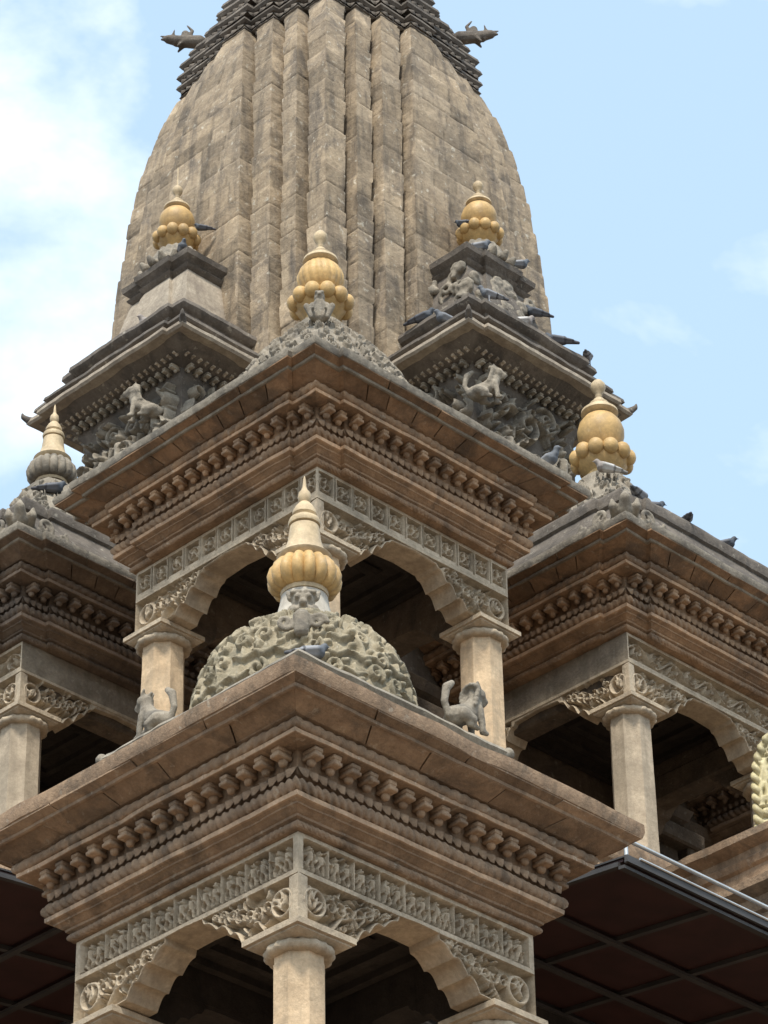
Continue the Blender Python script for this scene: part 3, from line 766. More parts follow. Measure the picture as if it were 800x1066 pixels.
mb = MB(); mb.lathe([(.34, zz(11.44)), (.27, zz(11.52)), (.215, zz(11.6)), (.185, zz(11.68)), (.165, zz(11.76)), (.155, zz(11.83)), (.1, zz(11.84))], (0, 0), 36); link('dome_neck', mb.mesh('dome_neck', M['lime'], 50, .006), p1)
finial_bell(p1, zz(11.87))
mask = blob_mesh('lion_mask', mask_caps(1.45), M['roof'], .008, 1)
d7 = math.pi/4
link('lion_mask', mask, p1, (-.2, -.2, zz(11.6)), -d7)
mk2 = blob_mesh('leaf_boss', [((0, -.05, 0), (0, -.06, -.1), .06, .05)]+sum([spiral_caps((d*.1, -.05, -.03), (1, 0, 0), (0, 0, 1), .06, 1.2, 0, .02, d) for d in (-1, 1)], []), M['roof'], .009, 1)
link('leaf_boss', mk2, p1, (-.44, -.44, zz(11.27)), -d7)

# ---- upper storey pavilions
lab = {'P2': 'upper corner pavilion in the middle, square panelled frieze, twisted ochre finial', 'P3': 'upper pavilion at the left edge, dark eave and buff bell shaped finial',
       'P4': 'upper pavilion on the right with grey column and smooth ochre bulb finial'}
p2, z2, sz2, et = pavilion(lab['P2'], (C2, C2, FL2), H2, ZF2, 0, 'twist', 'panels', (0, 3), 'upper', 21, ('shaft', 'shaft', 'shaftg', 'shaft'), FL2)
p3, *_ = pavilion(lab['P3'], (C2, 0, FL2), H2, ZF2, 0, 'bell', 'scroll', (3,), 'upper', 31, ('shaftg',)*4, FL2, ('umber', 'umber'))
p4, *_ = pavilion(lab['P4'], (0, C2, FL2), H2, ZF2, 0, 'bulb', 'scroll', (0,), 'upper', 41, ('shaftg',)*4, FL2)
et2 = z2+et*sz2
zz2 = lambda a: a+GZ-FL2
prof2 = [(1.15, et2+.02), (1.05, zz2(16.6)), (.86, zz2(16.9)), (.7, zz2(17.2)), (.58, zz2(17.42)), (.46, zz2(17.6)), (.34, zz2(17.73)), (.24, zz2(17.83)), (.2, zz2(17.95))]
for k, (p, kind) in enumerate(((p2, 'twist'), (p3, 'bell'), (p4, 'bulb'))):
    pf_ = [(r, zv+(.0 if kind == 'twist' else .06*(i > 4))) for i, (r, zv) in enumerate(prof2)]
    if kind != 'twist':
        pf_ = [(1.0, zz2(16.68)), (.82, zz2(16.95)), (.68, zz2(17.2)), (.55, zz2(17.42)), (.43, zz2(17.62)), (.32, zz2(17.8)), (.25, zz2(17.93)), (.22, zz2(18.02))]
        mb = MB(); sweep(mb, square(H2, .27, .045), [(.42, et2-.02), (.4, et2+.1), (.26, et2+.28), (.22, zz2(16.56)), (.245, zz2(16.58)), (.25, zz2(16.66)), (.235, zz2(16.7)), (.2, zz2(16.72)), (-.3, zz2(16.75))], .06, .014, 8+k, .2)
        link('roof_tier', mb.mesh('roof_tier', M['dark'], 40), p)
    carved_dome(p, pf_, 0, 15+k, .05, M['roof'], 'carved_roof', rect=.35)
    if kind == 'twist': finial_bulb(p, zz2(18.0), .93, .09, n=11, rb=.228, rr=.29)
    elif kind == 'bulb': finial_bulb(p, zz2(18.05), 1.05, 0., n=11, rb=.215, rr=.272)
    else: finial_bell(p, zz2(18.12), .98, 'roof')
for x_, y_, lb in ((-C2, C2, 'dark corner pavilion glimpsed deep inside the arch of the right pavilion'),):
    pc, *_ = pavilion(lb, (x_, y_, FL2), H2, ZF2, 0, 'bell', 'scroll', (), 'upper', 51, ('shaftg',)*4, FL2, ('umber', 'umber'))
    carved_dome(pc, prof2, 0, 19, .04, M['roof'], 'carved_roof', rect=.35); finial_bell(pc, zz2(17.95), .98)
lf = blob_mesh('corner_leaf', acanthus_caps(1.), M['roof'], .011, 1)
for p in (p3, p4):
    e = H2+.42; link('corner_leaf', lf, p, (-e, -e, et2+.03), -d7)
    for sx, sy, r_ in ((1, -1, d7), (-1, 1, -3*d7)): link('corner_leaf', lf, p, (sx*e, sy*e, et2+.03), r_)
    if p is p4:
        rr_ = -d7
fig = blob_mesh('crouching_figure', [((0, 0, .06), (0, -.01, .2), .07, .055), ((0, -.02, .26), (0, -.025, .285), .05, .045), ((0, -.065, .27), (0, -.07, .27), .02, .02), ((0, 0, .3), (0, .01, .33), .045, .02)]
                + sum([[((d*.06, 0, .2), (d*.1, -.05, .12), .026, .022), ((d*.1, -.05, .12), (d*.06, -.09, .1), .022, .02), ((d*.05, -.02, .05), (d*.11, -.1, .11), .04, .03), ((d*.11, -.1, .11), (d*.07, -.1, .0), .03, .022), ((d*.02, -.065, .295), (d*.03, -.06, .295), .014, .014)] for d in (-1, 1)], []), M['roof'], .009, 1)
o = link('guardian_figure', fig, None, (C2-.33, C2-.33, 17.66+GZ), -d7); tag(o, 'small crouching stone figure on the carved roof below the twisted ochre finial', 'statue')

# ---- lions on the front pavilion's roof tier
lion = blob_mesh('lion_statue', lion_caps(1.22), M['roof'], .0085, 1)
lion2 = blob_mesh('lion_statue', lion_caps(1.15, False)+[((.15, 0, .24), (.2, 0, .27), .022, .012), ((.1, 0, .3), (.05, 0, .33), .02, .012)], M['roof'], .0085, 1)
o = link('lion_statue', lion, None, (C1+.62, C1-.82, 10.74+GZ), 0); tag(o, 'seated stone lion with raised tail on the right roof edge of the front pavilion', 'statue', 'stone guardian lions')
o = link('lion_statue', lion2, None, (C1-.80, C1+.52, 10.71+GZ), math.pi/2); tag(o, 'crouching stone beast with pointed snout on the left roof edge of the front pavilion', 'statue', 'stone guardian lions')

# ---- upper storey hall behind the pavilions, terrace slab and lower hall
hall = thing('upper_hall', 'dark stone hall wall seen through the upper pavilion arches', 'temple hall', (0, 0, FL2))
hh = 2.55; top = 16.9+GZ-FL2
mb = MB(); sweep(mb, square(hh, .6, .12), [(.3, 0), (.3, .3), (.22, .36), (.26, .42), (.26, .6), (.12, .72), (.05, .76), (.02, .9), (.02, 1.5), (.1, 1.54), (.1, 1.62), (.02, 1.66), (0, 2.3), (.1, 2.36), (.14, 2.46), (.05, 2.5), (.0, 2.6), (.0, 3.0), (.3, 3.2), (.34, 3.3), (.3, 3.36), (-.4, top), (-2.5, top+.05)], .25, .012, 3, .25)
link('wall', mb.mesh('wall', M['core'], 30), hall)
for k in range(4):
    o_, d_, n_ = side_frame(k, hh+.13)
    for u in (1.0, hh+.13, 2*hh-.74):
        c = o_+d_*u; a_ = math.atan2(d_[1], d_[0]); mb = MB()
        mb.box((0, -.05, 2.15), (1.05, .2, .18), 0, 0, .02)
        for s_ in (-1, 1): mb.box((s_*.38, -.03, 1.49), (.14, .16, 1.2), 0, 0, .015)
        mb.box((0, -.04, .86), (.9, .18, .08), 0, 0, .015)
        link('niche_frame', mb.mesh('niche_frame', M['core'], 0, .01), hall, (c[0], c[1], 0), a_)
for k in range(4):                                              # stone beams tying the pavilions to the hall
    o_, d_, n_ = side_frame(k, hh)
    for u in (hh-.93, hh+.93):
        c = o_+d_*u+n_*1.0; mb = MB(); mb.box((0, 0, 2.0), (.22, 2.0, .26) if abs(n_[1]) > .5 else (2.0, .22, .26), 0, 0, .02)
        link('tie_beam', mb.mesh('tie_beam', M['core'], 0, .01), hall, (c[0], c[1], 0))
for sx in (0, 1):                                               # screen walls beyond the middle pavilions
    mb = MB(); pl_ = rectp(2.72, -4.0, 2.98, -2.4)
    if sx: pl_ = [(y, x) for x, y in pl_][::-1]
    sweep(mb, pl_, [(.16, 0), (.16, .25), (.1, .32), (.13, .38), (.13, .55), (.03, .62), (0, .7), (0, 1.3), (.06, 1.35), (.06, 1.45), (0, 1.5), (0, 2.2)], .25, .012, 3, .25, block=.4)
    link('screen_wall', mb.mesh('screen_wall', M['core'], 30), hall)
terr = thing('temple_storey', 'lower storey of the temple behind the front pavilion and the awnings', 'temple storey', (0, 0, 0))
mb = MB(); q = FL2
sweep(mb, square(5.05), [(-1, q-.5), (-.06, q-.42), (-.02, q-.36), (-.05, q-.3), (0, q-.26), (.02, q-.2), (.02, q-.06), (0, q), (-3, q+.003)], .12, .012, 6, .2)
link('terrace_slab', mb.mesh('terrace_slab', M['brown'], 30), terr)
mb = MB(); sweep(mb, square(6.2), [(.5, 0), (.5, .9), (.3, 1.0), (.3, 3.6), (.1, 3.8), (.0, 4.), (0, 5.8+GZ), (.0, 9.6+GZ), (.08, 9.7+GZ), (.1, 9.9+GZ), (0, 10.0+GZ), (0, 11.3+GZ), (.1, 11.4+GZ), (.08, 11.55+GZ), (-1.1, 11.6+GZ), (-1.15, 11.7+GZ), (-1.17, q-.45), (-2.2, q-.4)], .5, .015, 9, .2)
link('wall', mb.mesh('wall', M['deep_shade'], 30), terr)
mb = MB(); sweep(mb, square(9.3), [(.6, 0), (.6, .5), (.3, .5), (.3, FL1-.5), (.4, FL1-.45), (.4, FL1-.1), (.3, FL1), (-3.2, FL1+.004)], .6, .015, 9, .2)
link('plinth', mb.mesh('plinth', M['brown'], 30), terr)

# ---- turrets on the tower's sides
def turret(label, rz, kind):
    t = thing('roof_turret', label, 'turret', (0, 0, 16.85+GZ), rz, 'roof turrets standing against the tower'); b = 16.85; Z = lambda a: a-b; rg = random.Random(int(rz*10)+7)
    bx, fy, by = .72, -2.72, -1.55
    mb = MB(); ply = rectp(-bx, fy, bx, by)
    sweep(mb, ply, [(.2, Z(16.85)), (.2, Z(17.1)), (.1, Z(17.2)), (.0, Z(17.3)), (0, Z(19.3)), (.02, Z(19.4)), (.05, Z(19.44)), (.06, Z(19.47)), (.06, Z(19.53)), (.3, Z(19.62)), (.36, Z(19.66))], .08, .012, 5, .2)
    body = link('body', mb.mesh('body', M['dark'], 30), t)
    mb = MB()                                                    # relief thick with scrolls, beasts and leaves
    for k, (o_, d_, n_, L_) in enumerate(((np.array([-bx, fy]), np.array([1., 0]), np.array([0, -1.]), 2*bx), (np.array([-bx, by]), np.array([0, -1.]), np.array([-1., 0]), by-fy), (np.array([bx, fy]), np.array([0, 1.]), np.array([1., 0]), by-fy))):
        hgt = 2.2; hf = HF(L_, hgt, .011)
        for q in range(int(L_*16)):
            hf.spiral(rg.uniform(.1, L_-.1), rg.uniform(.1, hgt-.1), rg.uniform(.08, .17), 1.4, rg.random()*6, rg.uniform(.025, .04), rg.uniform(.5, 1), rg.choice((-1, 1)))
        for q in range(int(L_*4)): hf.figure(rg.uniform(.15, L_-.15), rg.uniform(.1, hgt-.7), rg.uniform(.4, .6), rg)
        hf.foliage(.05, .05, L_-.05, hgt-.05, int(110*L_), rg, .03, .16, .3)
        hf.H *= np.clip(np.minimum(hf.u, L_-hf.u)/.06, .0, 1)[:, None]
        UU, VV = np.meshgrid(hf.u, hf.v, indexing='ij'); P = np.zeros((hf.nu, hf.nv, 3)); dd = hf.H*.19-.006
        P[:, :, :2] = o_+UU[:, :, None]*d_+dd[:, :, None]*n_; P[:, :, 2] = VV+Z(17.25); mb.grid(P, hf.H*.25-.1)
    link('relief', mb.mesh('relief', M['roof'], 75, .006), body)
    dentils(body, M['neck'], rectp(-bx, fy, bx, by), .17, Z(19.565), .036, .07, .04, .085, rg); dentils(body, M['roof'], [(bx, by), (-bx, by), (-bx, fy), (bx, fy)][::-1] if False else rectp(-bx, fy, bx, by), .06, Z(19.485), .05, .11, .065, .105, rg)
    ply = [(-1.18, -3.13), (1.18, -3.13), (1.18, by), (-1.18, by)]
    c, o_ = .22, .05; ply = [(-1.13, -3.08), (-1.13+c, -3.08), (-1.13+c, -3.08-o_), (1.13-c, -3.08-o_), (1.13-c, -3.08), (1.13, -3.08), (1.13, by), (-1.13, by)]
    mb = MB(); sweep(mb, ply, [(-.45, Z(19.60)), (-.06, Z(19.65)), (.03, Z(19.655)), (.05, Z(19.68)), (.045, Z(19.72)), (.0, Z(19.74)), (-.06, Z(19.75))], .07, .012, 2, .1); ev = link('eave_lip', mb.mesh('eave_lip', M['neck'], 30), t)
    mb = MB(); sweep(mb, ply, [(-.1, Z(19.745)), (-.06, Z(19.79)), (-.02, Z(19.80)), (.0, Z(19.82)), (-.01, Z(19.86)), (-.06, Z(19.88)), (-.2, Z(19.95)), (-.36, Z(20.03)), (-.4, Z(20.06))], .07, .014, 3, .2, block=.35); link('eave_slab', mb.mesh('eave_slab', M['dark'], 30), t)
    pl2 = [(x*.8, y if y > -2 else y+.2) for x, y in ply]
    mb = MB(); sweep(mb, pl2, [(-.2, Z(20.0)), (-.12, Z(20.04)), (-.1, Z(20.09)), (-.05, Z(20.1)), (-.04, Z(20.13)), (.0, Z(20.15)), (.03, Z(20.19)), (.02, Z(20.24)), (-.05, Z(20.27)), (-.15, Z(20.3)), (-.4, Z(20.42))], .06, .016, 13, .25, block=.3); link('upper_slab', mb.mesh('upper_slab', M['dark'], 30), t)
    for sx in (-1, 1):                                            # upturned eave horns
        hb = blob_mesh('eave_horn', [((0, 0, 0), (0, 0, .05), .02, .02)]+[((sx*.0, 0, 0), (sx*.06, -.06, .02), .045, .04), ((sx*.06, -.06, .02), (sx*.10, -.10, .06), .04, .028), ((sx*.10, -.10, .06), (sx*.11, -.11, .11), .028, .01)], M['dark'], .012, 1)
        link('eave_horn', hb, t, (sx*1.1, -3.05, Z(19.7)))
    # neck of pale blocks
    nx = .42; ny = -2.42; ply = [(-nx, ny), (-nx*.45, ny), (-nx*.45, ny-.04), (nx*.45, ny-.04), (nx*.45, ny), (nx, ny), (nx, -1.5), (-nx, -1.5)]
    mb = MB(); sweep(mb, ply, [(.3, Z(20.22)), (.22, Z(20.36)), (.15, Z(20.5)), (.1, Z(20.7)), (.03, Z(21.05)), (0, Z(21.13))], .12, .012, 4, .15); link('neck', mb.mesh('neck', M['neck'] if kind else M['dark'], 30), t)
    mb = MB(); sweep(mb, ply, [(.0, Z(21.12)), (.03, Z(21.14)), (.05, Z(21.17)), (.02, Z(21.2)), (.05, Z(21.23)), (.08, Z(21.26)), (.09, Z(21.32)), (.04, Z(21.36)), (-.1, Z(21.4)), (-.25, Z(21.5))], .07, .012, 5, .2); link('cap_slab', mb.mesh('cap_slab', M['dark'], 30), t)
    
    if not kind:
        C = []
        for q in range(72):
            zc = rg.uniform(20.05, 21.1); f_ = np.interp(zc, [20., 20.5, 21.1], [.78, .56, .45]); x = rg.uniform(-f_, f_); front = rg.random() < .6
            c = (x, -1.98-f_, Z(zc)) if front else (-f_, -1.98-rg.uniform(-.3, 1)*f_, Z(zc))
            C += spiral_caps(c, (1, 0, 0) if front else (0, 1, 0), (0, 0, 1), rg.uniform(.06, .12), 1.1, rg.random()*6, rg.uniform(.03, .048), rg.choice((-1, 1)), 8, lift=(0, -.05, .02) if front else (-.05, 0, .02))
        link('leaf_cluster', blob_mesh('leaf_cluster', C, M['roof'], .016, 1), t)
    C = []
    for q in range(16):
        a_ = q*2*math.pi/16; x, y = .27*math.cos(a_), -2.2+.27*math.sin(a_); C += [((x, y, Z(21.4)), (x*.7, -2.2+(y+2.2)*.7, Z(21.62)), rg.uniform(.05, .08), .04)]
        C += [((x*1.25, -2.2+(y+2.2)*1.25, Z(21.38)), (x*1.4, -2.2+(y+2.2)*1.4, Z(21.42)), .05, .03)]
    link('lotus_base', blob_mesh('lotus_base', C, M['roof'], .014, 1), t)
    finial_bulb(t, Z(21.66), .8, spike=.28 if kind else 0., loc=(0, -2.22), rb=.235, rr=.285, n=11)
    return t
tu1 = turret('left roof turret with pale neck blocks and a spiked ochre finial', -math.pi/2, 1)
tu2 = turret('right roof turret crowded with pigeons under its ochre finial', 0, 0)

# ---- main tower
tw = thing('temple_tower', 'tall curved ribbed stone tower rising against the sky', 'tower', (0, 0, 16.9+GZ))
zs_ = [16.9, 19.5, 20.5, 21.9, 22.33, 23.1, 23.9, 24.6, 25.1, 25.5]; ss_ = [1.9, 1.78, 1.74, 1.665, 1.635, 1.58, 1.49, 1.35, 1.19, 1.04]
def s_of(z_):
    return np.interp(z_, zs_, ss_)
def tower_plan(s):
    b = [0, .36, .66, 1.02]; d = [0, .085, .17, .27]; pts = []
    bb = [min(k, s-.1-(.06*(3-i))) for i, k in enumerate(b)]
    side = [(-s, -s)]; g, gd = .085, .13
    for i in range(1, 4): side += [(-s+bb[i]-g, -s-d[i-1]), (-s+bb[i]-g, -s-d[i-1]+gd), (-s+bb[i], -s-d[i-1]+gd), (-s+bb[i], -s-d[i])]
    for i in range(3, 0, -1): side += [(s-bb[i], -s-d[i]), (s-bb[i], -s-d[i-1]+gd), (s-bb[i]+g, -s-d[i-1]+gd), (s-bb[i]+g, -s-d[i-1])]
    for k in range(4):
        c, s_ = (1, 0, -1, 0)[k], (0, 1, 0, -1)[k]; pts += [(x*c-y*s_, x*s_+y*c) for x, y in side]
    return np.array(pts)
rows = np.arange(16.9, 25.3, .021); smooth_s = np.convolve(np.pad(s_of(rows), 12, 'edge'), np.ones(25)/25, 'valid')
cols = None; npl = len(tower_plan(1.5)); base = tower_plan(1.5); sub = []
for i in range(npl):
    L_ = np.linalg.norm(base[(i+1) % npl]-base[i]); vis = (i < 25) or (i >= 75); k = max(2, int(L_/(.021 if vis else .15))); sub.append(k)
rgt = np.random.RandomState(4); P = []; TN = []
courses = [16.9]
while courses[-1] < 25.3: courses.append(courses[-1]+rgt.uniform(.2, .3))
courses = np.array(courses)
blk = {}
for r_, (zr, s) in enumerate(zip(rows, smooth_s)):
    pl = tower_plan(s); ci = int(np.searchsorted(courses, zr, side='right'))-1; dj = min(zr-courses[ci], courses[ci+1]-zr); row = []; trow = []
    nr_ = 0
    for i in range(npl):
        a, b_ = pl[i], pl[(i+1) % npl]; L_ = np.linalg.norm(b_-a); d_ = (b_-a)/(L_+1e-9); nn = np.array([d_[1], -d_[0]]); k = sub[i]
        wide = L_ > .5
        if (ci, i) not in blk:
            if wide: ed = np.sort(np.concatenate([[0], np.cumsum(rgt.uniform(.28, .6, 8))])); blk[(ci, i)] = (ed, rgt.uniform(-.007, .007, 12), rgt.uniform(-.32, .25, 12))
            else: blk[(ci, i)] = (np.array([-1., 9.]), rgt.uniform(-.008, .008, 2), rgt.uniform(-.28, .22, 2))
        ed, off, tn = blk[(ci, i)]
        for q in range(k):
            u = L_*q/k; p = a+d_*u; bi = min(len(off)-1, int(np.searchsorted(ed, u+1e-9, side='right')))
            du = np.min(np.abs(ed-u)); g = max(np.exp(-(dj/.011)**2), np.exp(-(du/.011)**2) if wide else 0)
            if q == 0:
                pd = a-d_*0; pp = pl[i-1]; d0 = (a-pp)/(np.linalg.norm(a-pp)+1e-9); n0 = np.array([d0[1], -d0[0]]); nv_ = nn+n0
            else: nv_ = nn
            h_ = off[bi]-.007*g+.018*(1 if dj > .03 else 0)*0
            # each course leans out a little towards its top: saw-tooth joints
            h_ += .008*((zr-courses[ci])/(courses[ci+1]-courses[ci])-.5)
            row.append((p[0]+nv_[0]*h_, p[1]+nv_[1]*h_, zr-16.9)); trow.append(tn[bi]-.3*g)
    P.append(row); TN.append(trow)
P = np.array(P).transpose(1, 0, 2); TN = np.array(TN).T
fl = P.reshape(-1, 3); fl = rough(fl, .006, 7); fl = fl+((vnoise(fl, 28., 3)*.005+vnoise(fl, 9., 8)*.003))[:, None]*np.array([-.7, -.7, .2])
mb = MB(); mb.grid(fl.reshape(P.shape), TN, closed=True)
link('shaft', mb.mesh('shaft', M['tower'], 40), tw)
Zt = lambda a: a-16.9
layers = [(25.06, 1.16, .0, .06), (25.17, 1.13, .05, .08), (25.33, 1.08, .1, .09), (25.5, 1.02, .14, .1), (25.68, .95, .14, .1), (25.86, .87, .12, .11), (26.0, .78, .1, .12)]
for k, (zl, s, e, t_) in enumerate(layers):
    pl = tower_plan(s); mb = MB(); sweep(mb, pl, [(-.15, Zt(zl)-.02), (e-.05, Zt(zl)), (e+.02, Zt(zl)+.012), (e+.045, Zt(zl)+t_*.5), (e+.03, Zt(zl)+t_), (e-.05, Zt(zl)+t_+.02), (-.12, Zt(zl)+t_+.14)], .09, .014, k, .25)
    o = link('top_slab', mb.mesh('top_slab', M['dark'], 30), tw)
    mb = MB(); rg = random.Random(k); petals(mb, pl, e+.0, Zt(zl)-.055, .06, .1, rg, .03); link('petal_row', mb.mesh('petal_row', M['dark'], 60), o)
mb = MB(); mb.lathe([(.95, Zt(25.95)), (1.0, Zt(26.1)), (.95, Zt(26.3)), (.75, Zt(26.55)), (.45, Zt(26.75)), (.25, Zt(26.9)), (.2, Zt(27.2)), (.1, Zt(27.6)), (.02, Zt(28.2))], (0, 0), 96, mod=lambda th, j: 1+.05*np.abs(np.sin(th*14))); link('crown', mb.mesh('crown', M['dark'], 50), tw)
garg = blob_mesh('spout_beast', [((-.1, 0, 0), (.15, 0, .02), .085, .07), ((.12, 0, .02), (.25, 0, .05), .07, .055), ((.05, 0, .03), (.06, 0, .12), .07, .05), ((.25, 0, .05), (.33, 0, .05), .03, .015), ((.26, 0, .08), (.34, 0, .1), .022, .01), ((.2, .03, .08), (.18, .05, .15), .018, .01), ((.2, -.03, .08), (.18, -.05, .15), .018, .01), ((.02, 0, .05), (-.02, 0, .17), .03, .02), ((-.02, 0, .17), (.04, 0, .25), .02, .012), ((.08, .04, -.02), (.14, .05, -.09), .025, .015), ((.08, -.04, -.02), (.14, -.05, -.09), .025, .015)], M['dark'], .012, 1)
for (sx, sy, lb) in ((-1, 1, 'stone beast projecting from the left top corner of the tower'), (1, -1, 'stone beast projecting from the right top corner of the tower')):
    o = link('spout_beast', garg, None, (sx*1.12, sy*1.12, 25.92+GZ), math.atan2(sy, sx)); tag(o, lb, 'gargoyle', 'stone beasts under the tower top')

# ---- awnings between the lower pavilions
def awning(label, mirror):
    t = thing('awning', label, 'awning', (0, 0, 10.3+GZ), 0, 'maroon panelled awnings over the lower storey')
    mx = (lambda x, y: (y, x)) if mirror else (lambda x, y: (x, y))
    x0, x1, y0, y1 = -5.41, 2.6, -8.3, -6.21; zf_ = lambda y: .1*(y+8.3)
    def quadbox(mb, xa, xb, ya, yb, dz0, dz1):
        c = [(xa, ya), (xb, ya), (xb, yb), (xa, yb)]
        if mirror: c = c[::-1]
        V = [(*mx(x, y), zf_(y)+dz0) for x, y in c]+[(*mx(x, y), zf_(y)+dz1) for x, y in c]
        mb.add(V, [(3, 2, 1, 0), (4, 5, 6, 7), (0, 1, 5, 4), (1, 2, 6, 5), (2, 3, 7, 6), (3, 0, 4, 7)])
    xs = [x0, -4.48, -3.72, -2.95, -2.15, -1.35, -.55, .25, 1.05, 1.85, x1]; ys = [y0, -7.4, -6.75, y1]
    for i in range(len(xs)-1):
        for j in range(3):
            mb = MB(); quadbox(mb, xs[i]+.001, xs[i+1]-.001, ys[j]+.001, ys[j+1]-.001, 0, .02); link('panel', mb.mesh('panel', M['maroon'], 0), t)
    mb = MB(); quadbox(mb, x0-.01, x1, y0-.02, y1, .023, .035); link('light_seal_sheet', mb.mesh('light_seal_sheet', M['frame'], 0), t)  # added sheet above the panels, keeps light from leaking through their gaps
    for i, x in enumerate(xs):
        mb = MB(); quadbox(mb, x-.02, x+.02, y0+.03, y1, -.035, -.002); link('cross_beam', mb.mesh('cross_beam', M['frame'], 0), t)
    for j, y in enumerate(ys):
        mb = MB(); quadbox(mb, x0-.02, x1, y-.026, y+.026, -.06, -.037); link('long_beam', mb.mesh('long_beam', M['frame'], 0), t)
    mb = MB(); quadbox(mb, x0-.02, x1, y0-.055, y0-.03, -.02, .03); link('edge_trim', mb.mesh('edge_trim', M['frame'], 0), t)
    return t
awning('maroon panelled awning with grey frame below the right pavilion', False)
awning('maroon panelled awning in shade at the lower left', True)
rail = thing('handrail', 'shiny steel handrail along the edge of the right awning', 'handrail', (-5.41, -8.33, 10.3+GZ))
for nm, zq, r_, yq in (('rail', .15, .014, 0), ('rail', .03, .009, -.03), ('rail', .2, .014, .55)):
    mb = MB(); x0 = 0 if yq == 0 else .1; mb.tube([(x0, yq, zq), (4., yq, zq), (8., yq, zq)], r_, 10); link(nm, mb.mesh(nm, M['steel'], 60), rail)
for x in (0., 2.0, 4.0, 6.0, 8.):
    mb = MB(); mb.tube([(x, 0, -.02), (x, 0, .15)], .014, 10); mb.ball((x, 0, .15), .015, 8); link('post', mb.mesh('post', M['steel'], 60), rail)
    mb = MB(); mb.tube([(x+.1, .55, .06), (x+.1, .55, .2)], .012, 8); link('post', mb.mesh('post', M['steel'], 60), rail)

# ---- gilt halo on its lotus pedestal at the right edge
gx, gy = -.42, -6.0
ped = thing('stepped_platform', 'stepped stone platform carrying the gilt arch at the right edge', 'platform', (0, -5.9, 11.6+GZ))
for x_, y_, zb, zt_, nm in ((1.62, .95, 0, .58, 'lower_tier'), (1.26, .6, .55, 1.24, 'upper_tier')):
    mb = MB(); sweep(mb, rectp(-x_, -y_, x_, .84), [(.0, zb), (0, zt_-.26), (.03, zt_-.24), (.05, zt_-.19), (.02, zt_-.17), (.03, zt_-.12), (.1, zt_-.09), (.13, zt_-.07), (.135, zt_-.01), (.12, zt_), (-.5, zt_+.012)], .07, .014, 4, .2, block=.5)
    link(nm, mb.mesh(nm, M['brown'], 30), ped)
halo = thing('gilt_arch', 'gilt carved arch with twisted rim at the right edge', 'ornament', (gx, gy, 12.845+GZ), -d7)
W_, H_ = .36, 1.42
ol = [(W_, 0)]+[(W_*1.02, H_*.3), (W_, H_*.6)]+[(W_*math.cos(t), H_*.6+(H_*.4)*math.sin(t)) for t in np.linspace(.15, math.pi-.15, 14)]+[(-W_, H_*.6), (-W_*1.02, H_*.3), (-W_, 0)]
mb = MB(); hf = HF(2*W_, H_, .012); rg = random.Random(2); hf.scroll(.02, .05, .22, H_-.2, 3, rg, .02); hf.foliage(.0, .05, 2*W_, H_, 150, rg, .02, .13, .3)
UU, VV = np.meshgrid(hf.u, hf.v, indexing='ij'); wid = np.interp(VV[0], [0, H_*.6, H_*.75, H_*.88, H_*.96, H_], [1, 1, .92, .7, .42, .1])
Pg = np.stack([(UU-W_)*wid[None, :], -.03-hf.H*.04, VV], 2); mb.grid(Pg, hf.H*.2); Pb = np.stack([(UU-W_)*wid[None, :], 0*UU+.02, VV], 2); mb.grid(Pb[::4, ::4], 0, flip=True)
link('foliage_panel', mb.mesh('foliage_panel', M['gilt'], 75), halo)
mb = MB(); pts = []
for k in range(len(ol)-1):
    a, b_ = np.array(ol[k]), np.array(ol[k+1]); L_ = np.linalg.norm(b_-a); m_ = max(1, int(L_/.012))
    for q in range(m_): pts.append(a+(b_-a)*q/m_)
s_acc = np.cumsum([0]+[np.linalg.norm(pts[k+1]-pts[k]) for k in range(len(pts)-1)])
for k in range(2):
    ph = k*math.pi; tp = [(p[0]+.022*math.cos(s*32+ph), -.02+.022*math.sin(s*32+ph), p[1]+.01*math.cos(s*32+ph)) for p, s in zip(pts, s_acc)]; mb.tube(tp, .03, 7)
link('twisted_rim', mb.mesh('twisted_rim', M['gilt'], 60), halo)

